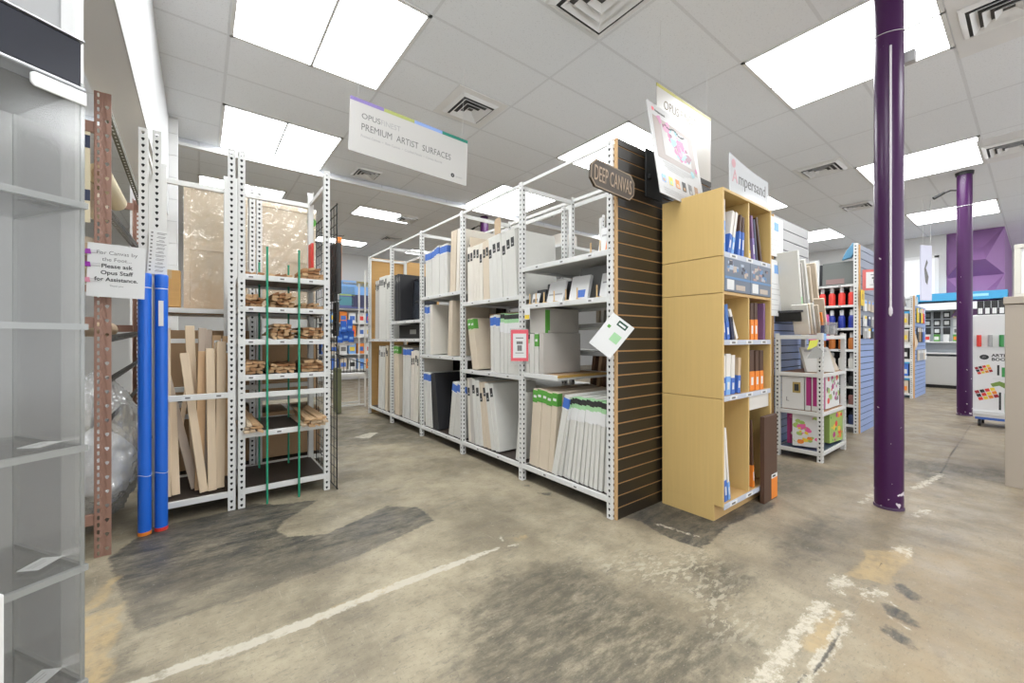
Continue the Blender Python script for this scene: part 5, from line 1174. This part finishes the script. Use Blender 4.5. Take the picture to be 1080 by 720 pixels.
# sheets clipped to the slatwall just past the bookcase
for k_, (x0, x1, z0, z1, lab) in enumerate(((4.70, 5.04, 2.09, 2.50, 'white printed sheet hung just past the bookcase, upper one'), (4.70, 5.03, 1.46, 2.05, 'white printed sheet hung just past the bookcase, lower one'))):
    t = thing('printed_sheet', lab, 'sheet', (x0, 1.70, z0), 0, 'sheets beside the bookcase'); MB().box(0, x1 - x0, -.002, .002, 0, z1 - z0).build('sheet', PAPER, t)
    lm = MB()
    for q in range(6): lm.box(.03, .26 - .03 * (q % 3), -.0028, -.002, .06 + q * .055, .064 + q * .055)
    lm.build('printed_lines', LGREYT, t); MB().box(.1, .22, -.0028, -.002, z1 - z0 - .14, z1 - z0 - .05).build('blue_print', BLUEL, t)

# ------------------------------------------------------------------ spray bottle shelving and its slatwall end
sp = thing('shelving_rack', 'white slotted shelving of spray bottles, further along the second aisle', 'shelving rack')
SX0, SX1 = 6.70, 7.3
for y, q in ((1.415, 0), (2.55, 3)): upright(sp, SX0, y, q, 2.45); 
for y, q in ((1.415, 1), (2.55, 2)): upright(sp, SX1, y, q, 2.45)
BZs = [.10, .36, .60, .83, 1.08, 1.36, 1.66, 1.93]
for z in BZs: shelf_x(sp, SX0 + .003, SX1 - .003, 1.42, 2.545, z, GREYDECK, [1.6, 1.9, 2.2], .03)
MB().box(SX1 - .03, SX1 - .02, 1.42, 2.545, .1, 2.3).build('back_panel', mat('dark_back_panel', (.03, .03, .035), .6), sp)
def bottle_proto(mb_, mc, h, r):
    t = thing('spray_bottle', 'proto', 'bottle', (0, 0, 0), 0, 'g')
    MB().lathe([(r * .95, 0), (r, .01), (r, h * .58), (r * .8, h * .66), (r * .45, h * .70)], 14).build('bottle', mb_, t)
    MB().lathe([(r * .6, h * .70), (r * .62, h * .95), (r * .45, h)], 12).build('cap', mc, t)
    return t
WC = mat('white_cap', (.72, .71, .70), .4)
rowsb = [(1.66, RED, 'red', .245), (1.36, mat('deep_blue_bottle', (.02, .04, .30), .35), 'deep blue', .24), (1.08, mat('rust_bottle', (.50, .16, .03), .4), 'rust orange', .22), (.83, mat('pale_grey_bottle', (.62, .60, .55), .4), 'pale grey', .20), (.60, mat('black_bottle', (.03, .03, .03), .35), 'black', .19), (.36, mat('mixed_bottle', (.30, .12, .10), .4), 'maroon', .18), (.10, mat('dark_bottle', (.02, .04, .12), .35), 'navy', .18)]
for z, m_, nm, h in rowsb:
    pr_ = None
    for k_ in range(9):
        y = 1.49 + k_ * .105; loc = (SX0 + .075, y, z + .001); lab = f'{nm} bottle, {ORD[k_]} from the white post on its shelf'
        if pr_ is None: pr_ = bottle_proto(m_, WC if nm in ('red', 'rust orange', 'pale grey', 'deep blue') else BLACKM, h, .037); pr_.location = loc; pr_['label'] = lab; pr_['group'] = f'{nm} bottles'
        else: dup(pr_, loc, 0, lab, f'{nm} bottles')
o = tag(MB().mat(0).box(-.16, .16, -.004, .004, 0, .34).mat(1).box(-.14, .14, -.005, -.004, .05, .12).box(-.14, .10, -.005, -.004, .2, .27).mat(2).box(-.10, .14, -.0055, -.004, .135, .17).build('hanging_card', [PINK, PURPLE, CREAM], None, (SX0 - .06, 1.86, 1.20), 0, 2, (0, 0, -PI / 2)), 'pink and purple card hung before the blue bottles', 'card')
pad('grey sheet standing over the red bottles', SX0 + .12, 1.62, 1.95, .40, .30, .02, 3, mat('dark_grey_green_board', (.14, .15, .14), .5), None, -PI / 2, None, 'board', ((mat('mauve_brown_print', (.28, .18, .17), .6), .1, .6, .02, .25),))
pad('white board standing beyond the grey sheet over the bottles', SX0 + .12, 2.1, 1.95, .48, .36, .02, 3, PAPER, None, -PI / 2, None, 'board', ((LGREYT, .3, .7, .55, .65),))
pad('pale board under the white one beyond the red bottles', SX0 + .02, 2.16, 1.67, .42, .26, .015, 2, CREAM, None, -PI / 2, None, 'board')
tag(MB().prism([(0, 0), (.10, .02), (.18, .16), (.12, .22), (.05, .12)], -.03, .03).build('blue_bag', mat('sky_blue_bag', (.10, .28, .45), .3), None, (SX0 + .10, 1.60, 2.26), .01, 2, (0, 0, -PI / 2)), 'sky blue plastic bag lying on top of the boards', 'bag')
s4 = thing('slatwall_end', 'slatwall end with daylight blue painted low down, beside the spray bottle shelving', 'slatwall', (6.76, 1.40, 0))
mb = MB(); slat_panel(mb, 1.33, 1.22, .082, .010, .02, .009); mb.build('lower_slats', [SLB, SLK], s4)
mb = MB(); slat_panel(mb, 1.33, 1.16, .11, .010, .02, .009, 1.27); mb.build('upper_slats', [mat('blue_grey_slat', (.26, .29, .36), .4), SLK], s4)
MB().box(-.03, 0, -.001, .021, 0, 2.43).build('edge_strip', mat('orange_edge', (.60, .33, .12), .6), s4)
red_card('certificate in a red patterned frame on the distant slatwall end', 6.88, 1.26, 1.97, .33, .30, -rad(62), mat('faded_red_border', (.62, .14, .13), .5))
tag(MB().box(-.075, .075, -.003, .003, -.10, .10).mat(1).box(-.05, .05, -.004, -.003, -.02, .05).build('yellow_card', [mat('warm_yellow_card', (.75, .52, .03), .5), mat('ochre_print', (.55, .36, .03), .5)], None, (6.72, 1.37, 1.74)), 'yellow card on the white post of the bottle shelving', 'card')
rq = random.Random(21)
PALS = [DARK, PAPER, BLUEL, GREYT, mat('navy_packet', (.03, .05, .14), .5), CREAM, LGREYT]
n_ = 0
def hook_pack(x, y, z, w_, h_, m_, lab, group, st=PAPER):
    t = thing('hook_packet', lab, 'packet', (x, y, z), 0, group)
    MB().box(-w_ / 2, w_ / 2, -.018, 0, -h_, 0).build('packet_body', m_, t, None, .002); MB().box(-w_ * .4, w_ * .4, -.0195, -.018, -h_ * .3, -h_ * .05).build('header_print', st, t)
    MB().tube([(0, .018, .012), (0, -.05, .012)], .003, 5).build('hook', mat('clip_wire', (.5, .5, .5), .3, .9), t); return t
for r_, z in enumerate((1.72, 1.52, 1.36)):
    for c_ in range(6):
        hook_pack(6.90 + c_ * .19, 1.392, z, .13, .14 - .01 * (c_ % 2), rq.choice(PALS), f'{ORD[c_]} packet from the white post, {("top","middle","low")[r_]} hook row of the distant slatwall', 'packets on the distant slatwall', rq.choice((PAPER, BLUEL, YEL)))
# ------------------------------------------------------------------ farthest gondola end
g4 = thing('shelving_rack', 'distant white slotted shelving end past the nearest purple column', 'shelving rack')
for y, q in ((1.56, 0), (3.2, 3)): upright(g4, 11.53, y, q, 2.1)
for y, q in ((1.56, 1), (3.2, 2)): upright(g4, 12.1, y, q, 2.1)
for z in (.1, .45, .8, 1.15, 1.5, 1.85): shelf_x(g4, 11.533, 12.097, 1.565, 3.195, z, GREYDECK)
rq = random.Random(5)
for z in (.1, .45, .8, 1.15, 1.5):
    for k_ in range(5):
        o = MB().mat(0).box(0, .2, -.07, .07, 0, .22 + .05 * rq.random()).mat(1).box(-.002, 0, -.05, .05, .05, .14).build('product_box', [rq.choice((DARK, GREYT, CREAM, CARD, BLUE)), rq.choice((PAPER, YEL, ORANGE))], None, (11.56, 1.70 + k_ * .17, z + .001), .003)
        tag(o, f'{ORD[k_]} product box from the post on the {dict(zip((.1,.45,.8,1.15,1.5),("lowest","second","third","fourth","fifth")))[z]} shelf of the distant gondola', 'box', 'boxes on the distant gondola')
s6 = thing('slatwall_end', 'distant slatwall end painted with daylight blue behind the nearest purple column', 'slatwall', (11.6, 1.54, 0))
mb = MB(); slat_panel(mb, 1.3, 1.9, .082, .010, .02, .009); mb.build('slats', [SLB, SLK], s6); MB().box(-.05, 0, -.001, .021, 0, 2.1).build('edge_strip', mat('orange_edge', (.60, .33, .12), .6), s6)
for c_ in range(6): hook_pack(11.85 + c_ * .17, 1.53, .98, .12, .22, rq.choice((PAPER, LGREYT, CREAM)), f'{ORD[c_]} pale packet from the orange edge on the farthest slatwall', 'pale packets on the farthest slatwall')
for c_ in range(4): hook_pack(11.80 + c_ * .22, 1.53, 1.85, .16, .30, (YEL, DARK, YEL, RED)[c_], ('big yellow packet on the farthest slatwall top row', 'black packet between yellow ones on the farthest slatwall', 'second yellow packet on the farthest slatwall top row', 'red packet at the end of the farthest slatwall top row')[c_], 'bright packets on the farthest slatwall')
for c_ in range(4): hook_pack(11.80 + c_ * .22, 1.53, 1.45, .15, .30, (DARK, CARD, DARK, BLUE)[c_], f'{ORD[c_]} dark packet from the orange edge, second row of the farthest slatwall', 'dark packets on the farthest slatwall')
tag(MB().prism([(0, -.16), (0, .16), (.30, -.04)], -.004, .004).build('pennant_card', mat('beige_card', (.66, .52, .38), .6), None, (11.35, 1.50, 1.16)), 'beige triangular card on the far post beside the purple column', 'card')
bn = thing('hanging_banner', 'narrow white and lilac banner hanging beyond the nearest purple column', 'banner', (11.0, 1.30, 1.95), rad(66)); MB().box(0, .02, -.14, .14, 0, 1.05).build('banner_sheet', mat('lilac_white', (.62, .62, .74), .5), bn)
MB().prism([(-.03, .35), (.02, .3), (.05, .45), (-.02, .62), (.03, .72), (0, .78), (-.06, .6)], -.003, 0, Matrix.Rotation(-PI / 2, 4, 'Z')).build('dark_swirl', GREYT, bn); [MB().tube([(0, yy, 1.05), (0, yy, 1.92)], .003, 5).build('hanging_wire', PAPER, bn) for yy in (-.1, .1)]

# ------------------------------------------------------------------ blue display against the far wall
BLC = mat('cyan_blue_panel', (.05, .32, .58), .35)
bd = thing('wall_display', 'blue and white wall display of art tools under the purple wall block', 'display unit', (14.55, .45, 0))
DW = 1.42
MB().box(.35, .43, 0, DW, .5, 2.15).build('back_panel', mat('display_back_grey', (.5, .52, .55), .5), bd)
MB().box(0, .43, -.03, 0, .1, 2.3).build('side_panel', BLC, bd); MB().box(0, .43, DW, DW + .03, .1, 2.3).build('side_panel', BLC, bd)
hdp = MB().box(-.03, .43, -.03, DW + .03, 2.15, 2.34).build('header', BLC, bd, None, .004)
MB().box(-.035, -.03, .25, .75, 2.22, 2.28).build('header_lettering', mat('pale_cyan', (.30, .62, .82), .5), hdp)
MB().box(-.04, .35, 0, DW, 1.93, 2.10).build('light_shelf', mat('plain_white_shelf', (.8, .82, .84), .4), bd, None, .004)  # plain white shelf block under the header
MB().box(-.05, .43, 0, DW, .08, .78).build('base_cabinet', mat('warm_grey_cabinet', (.42, .41, .39), .5), bd, None, .006); MB().box(-.02, .40, .02, DW - .02, 0, .08).build('plinth', BLACKM, bd)
for z in (.84, 1.12): MB().box(-.02, .35, 0, DW, z, z + .03).build('shelf', PAPER, bd)
rq = random.Random(9)
for r_ in range(3):
    for c_ in range(8):
        z = 1.90 - r_ * .20; y = .45 + .10 + c_ * .17
        m_ = DARK if c_ >= 5 else rq.choice((LGREYT, PAPER, GREYT, CREAM))
        t = thing('blister_pack', f'{ORD[c_]} blister pack from the counter end, {("top","middle","low")[r_]} row of the wall display', 'packet', (14.89, y, z), 0, 'packs on the wall display')
        MB().box(-.03, 0, -.06, .06, -.17, 0).build('card', m_, t); MB().box(-.045, -.03, -.04, .04, -.13, -.04).build('blister', rq.choice((PAPER, DARK, GREYT)), t)
for c_ in range(8):
    o = MB().mat(0).box(0, .16, -.05, .05, 0, .17).mat(1).box(-.002, 0, -.04, .04, .04, .12).build('tool_box', [rq.choice((GREEN, DARK, CARD, PAPER, BLUEL)), rq.choice((PAPER, ORANGE, RED))], None, (14.60, .56 + c_ * .165, 1.151), .003); tag(o, f'{ORD[c_]} small tool box from the counter end on the wall display shelf', 'box', 'boxes on the wall display')
bp2 = thing('display_stand', 'tall white and blue display stand with black scissors print by the far wall', 'display unit', (14.45, 1.98, 0))
MB().box(0, .28, 0, .5, .05, 2.02).build('stand_body', PAPER, bp2, None, .004); MB().box(-.004, 0, .005, .495, .1, .62).build('blue_panel', BLC, bp2); MB().box(-.004, 0, .005, .495, 1.52, 2.0).build('blue_panel', BLC, bp2)
dm = MB(); dm.box(-.006, -.002, .2, .28, 1.1, 1.42).box(-.006, -.002, .22, .27, .85, 1.02).box(-.006, -.002, .16, .32, 1.62, 1.90); dm.build('black_print', DARK, bp2); MB().box(-.01, .2, .02, .48, 1.46, 1.50).build('shelf', BLACKM, bp2)
MB().box(-.006, -.003, .12, .4, .40, .44).build('white_lettering', PAPER, bp2); MB().box(0, .28, .0, .5, 0, .05).build('base', GREYT, bp2)
tag(MB().prism([(0, 0), (.55, 0), (.35, .35), (.05, .30)], 0, .12).build('grey_hood', mat('dark_taupe', (.22, .19, .17), .5), None, (14.0, 2.0, 2.03), .01, 2, (0, 0, PI / 2)), 'dark taupe display hood on top of the white and blue stand', 'display hood')
# ------------------------------------------------------------------ rolling book rack and counter block
ab = thing('book_rack', 'white rolling rack with colour swatch prints and bold black lettering', 'display rack', (8.62, .56, 0), -PI / 2 + rad(-2))
W2 = .95
MB().box(0, W2, 0, .40, .13, 1.55).build('rack_body', mat('gloss_white_rack', (.74, .73, .72), .3), ab, None, .008)
MB().box(0, W2, -.02, .0, .17, .22).build('lip', PAPER, ab)
for x in (.06, W2 - .06):
    for y in (.04, .36):
        MB().tube([(x - .014, y, .05), (x + .014, y, .05)], .05, 14).build('caster', BLACKM, ab)
MB().box(.02, W2 - .02, .0, .38, .1, .13).build('underframe', mat('blue_underframe', (.06, .14, .45), .4), ab)
oc_ = MB().lathe([(.034, 0), (.034, .0008)], 28, Matrix.Translation((.105, -.001, .965)) @ Matrix.Diagonal((1.25, 1, 1, 1)) @ Matrix.Rotation(PI / 2, 4, 'X')).build('oval_logo', DARK, ab)
MB().tube([(.085, -.003, .96), (.105, -.003, .975), (.125, -.003, .963), (.09, -.003, .955)], .0025, 6).build('logo_swirl', LGREYT, ab)
txt('ARTIST', .056, DARK, ab, (.17, -.002, .972), bold=.0015, sx=1.0); txt('BOOKS', .056, DARK, ab, (.17, -.002, .918), bold=.0015, sx=1.0)
rq = random.Random(2)
for (x0, z0, sc_) in ((.05, .72, .6), (.06, .36, .8)):
    sm2 = MB()
    for r_ in range(3):
        for c_ in range(4):
            sm2.mat((r_ * 4 + c_) % 5); a = rad(20); x_ = c_ * .062 * sc_; z_ = r_ * .06 * sc_
            px_, pz_ = x0 + x_ * math.cos(a) - z_ * math.sin(a), z0 + x_ * math.sin(a) + z_ * math.cos(a); q = .052 * sc_
            sm2.add([(px_, -.0015, pz_), (px_ + q * math.cos(a), -.0015, pz_ + q * math.sin(a)), (px_ + q * (math.cos(a) - math.sin(a)), -.0015, pz_ + q * (math.sin(a) + math.cos(a))), (px_ - q * math.sin(a), -.0015, pz_ + q * math.cos(a))], [(0, 1, 2, 3)])
    sm2.build('swatch_print', [RED, YEL, ORANGE, mat('dark_red_print', (.35, .02, .03), .5), DARK], ab)
pmn = MB()
for x, z, w_, h, k_ in ((.235, .25, .02, .24, 2), (.285, .22, .05, .26, 0), (.345, .22, .025, .32, 3), (.22, .72, .02, .14, 2), (.26, .70, .045, .13, 0), (.315, .70, .02, .15, 4), (.345, .70, .025, .15, 3)): pmn.mat(k_).box(x, x + w_, -.0016, 0, z, z + h)
pmn.mat(1).prism([(.16, .60), (.24, .64), (.33, .60), (.36, .56), (.31, .53), (.24, .58), (.18, .56)], -.0018, 0); pmn.mat(5).prism([(.31, .56), (.37, .53), (.36, .46), (.32, .50)], -.002, 0)
pmn.build('tube_print', [mat('tube_green', (.05, .28, .08), .5), mat('leafy_print', (.18, .28, .06), .5), DARK, mat('terracotta_print', (.45, .16, .07), .5), CARD, mat('rosy_print', (.55, .22, .18), .5)], ab)
MB().box(.18, .40, -.006, .02, .66, .685).box(.02, W2, -.006, .02, 1.06, 1.10).build('shelf_lip', PAPER, ab)
for k_ in range(9):
    o = MB().tube([(0, 0, 0), (0, 0, .16)], .022, 10).build('paint_tube', (RED, LGREYT, mat('tube_green', (.05, .28, .08), .5), PAPER, RED, ORANGE, BLUE, LGREYT, CARD)[k_], ab, (.06 + k_ * .10, -.025, 1.11)); 
# products standing on the rack
for k_ in range(5):
    o = MB().mat(0).box(-.02, .02, -.03, .03, 0, .2).mat(1).box(-.021, -.02, -.02, .02, .02, .1).build('marker_set', [DARK, PAPER], None, (8.80, .50 - k_ * .065, 1.552), .003); tag(o, f'{ORD[k_]} black marker set from the outer end on the rolling rack', 'marker set', 'marker sets on the rolling rack')
tag(MB().mat(0).box(-.02, .02, -.17, .17, 0, .32).mat(1).box(-.022, -.02, -.12, -.02, .0, .2).build('black_display_box', [DARK, PAPER], None, (8.78, .03, 1.552), .004), 'square black display box on the rolling rack beside the counter block', 'box')
cb = thing('counter_block', 'plain beige counter block at the picture edge', 'counter', (5.285, .168, 0))
MB().box(0, .9, -1.2, 0, .0, 1.50).build('carcass', mat('warm_grey_beige_panel', (.41, .355, .29), .45, 0, .02, 3), cb, None, .004); MB().box(-.012, .912, -1.21, .008, 1.505, 1.565).build('top_slab', mat('warm_grey_beige_panel', (.50, .455, .40), .45), cb, None, .004)
fr = thing('framed_picture', 'pale frame leaning on the beige counter block with dark red art', 'frame', (5.65, .13, 1.568), 0, None, rot=(0, rad(14), 0))
MB().box(-.02, .02, -.55, 0, 0, .04).box(-.02, .02, -.55, 0, .46, .5).box(-.02, .02, -.04, 0, .04, .46).box(-.02, .02, -.55, -.51, .04, .46).build('moulding', mat('pale_green_grey_frame', (.52, .50, .44), .5), fr, None, .003)
MB().mat(0).box(-.005, .005, -.51, -.04, .04, .46).mat(1).prism([(-.45, .1), (-.12, .1), (-.2, .3), (-.3, .2), (-.38, .36)], -.008, -.006, Matrix.Rotation(PI / 2, 4, 'Z')).build('art_print', [PAPER, mat('deep_red_print', (.35, .02, .04), .5)], fr)

# ------------------------------------------------------------------ end of the first aisle
fw = thing('wall_shelving', 'white wall shelving of colourful goods at the end of the first aisle', 'shelving rack', (2.6, 12.2, 0))
for x in (0, 1.9): MB().box(x, x + .04, 0, .45, 0, 2.3).build('side_panel', WHITE, fw)
MB().box(.04, 1.9, .43, .45, 0, 2.3).build('back_panel', PAPER, fw)
for z in (.3, .75, 1.25, 1.65, 2.05): MB().box(.04, 1.9, 0, .43, z, z + .03).build('shelf', WHITE, fw)
o = pad('colourful landscape picture in blue, green and yellow over the far shelving', 3.65, 12.15, 2.10, .95, .80, .03, 3, mat('violet_blue_print', (.10, .12, .30), .5), None, 0, None, 'picture', ((BLUEL, 0, 1, .5, 1), (LIME, 0, .45, .45, .8), (YEL, .5, 1, .8, 1), (mat('dark_violet_print', (.04, .04, .10), .5), .35, 1, .05, .5), (PAPER, .1, .5, .85, .95), (mat('teal_print', (.08, .25, .3), .5), 0, .4, .1, .4)))
rq = random.Random(31)
for r_, z in enumerate((.33, .78, 1.28, 1.68)):
    for k_ in range(7):
        o = MB().mat(0).box(-.10, .10, 0, .2, 0, .28 + .05 * rq.random()).mat(1).box(-.07, .07, -.003, 0, .08, .2).build('goods_box', [(PAPER, BLUE, CREAM, PAPER, BLUEL, ORANGE, PAPER)[(k_ + r_) % 7], rq.choice((GREYT, BLUE, RED, YEL, DARK))], None, (2.80 + k_ * .25, 12.24, z + .001), .003)
        tag(o, f'{ORD[k_]} box from the rack side on the {("lowest","second","third","fourth")[r_]} shelf at the aisle end', 'box', 'boxes on the aisle end shelving')
ws = thing('wire_stand', 'low white stand with a black wire tray and blue packs at the aisle end', 'stand', (1.86, 7.4, 0))
for x in (0, .50):
    for y in (0, .35): MB().box(x, x + .025, y, y + .025, 0, 1.0 if x == 0 else 2.45 - (y > 0) * .2).build('post', WHITE, ws)
for z in (.03, .55): MB().box(.025, .5, .0, .02, z, z + .03).build('rail', WHITE, ws); MB().box(.025, .5, .33, .35, z, z + .03).build('rail', WHITE, ws)
MB().box(.0, .52, .0, .37, .58, .60).build('tray', PAPER, ws); wm2 = MB()
for k_ in range(9): wm2.tube([(.02 + k_ * .058, .0, .62), (.03 + k_ * .056, .0, .95 - .02 * k_)], .005, 5)
wm2.tube([(.0, 0, .96), (.52, 0, .76)], .008, 5).tube([(.0, 0, .63), (.52, 0, .63)], .008, 5); wm2.build('wire_front', BLACKM, ws)
for k_, (x, z) in enumerate(((1.93, 1.15), (2.02, 1.18), (2.11, 1.16), (1.98, 1.33), (2.08, 1.35))):
    o = MB().mat(0).box(-.045, .045, 0, .03, 0, .20).mat(1).box(-.03, .03, -.001, 0, .05, .09).build('blue_pack', [mat('royal_blue_pack', (.02, .12, .55), .4), BLUEL], None, (x, 7.36 - k_ * .012, z), .003); tag(o, f'{ORD[k_]} royal blue pack in the cluster over the wire stand', 'packet', 'royal blue packs')
MB().tube([(.05, .18, 1.12), (.1, .18, 1.0), (.1, .18, .6)], .01, 6).build('pack_support', BLACKM, ws); MB().box(.03, .32, .0, .05, 1.10, 1.145).build('pack_ledge', WHITE, ws)
db = tag(MB().box(0, .06, -.14, .14, 0, .72).build('olive_board', mat('olive_drab_board', (.13, .14, .07), .6), None, (1.76, 7.0, .02), .004), 'olive board standing on the floor at the aisle end', 'board')
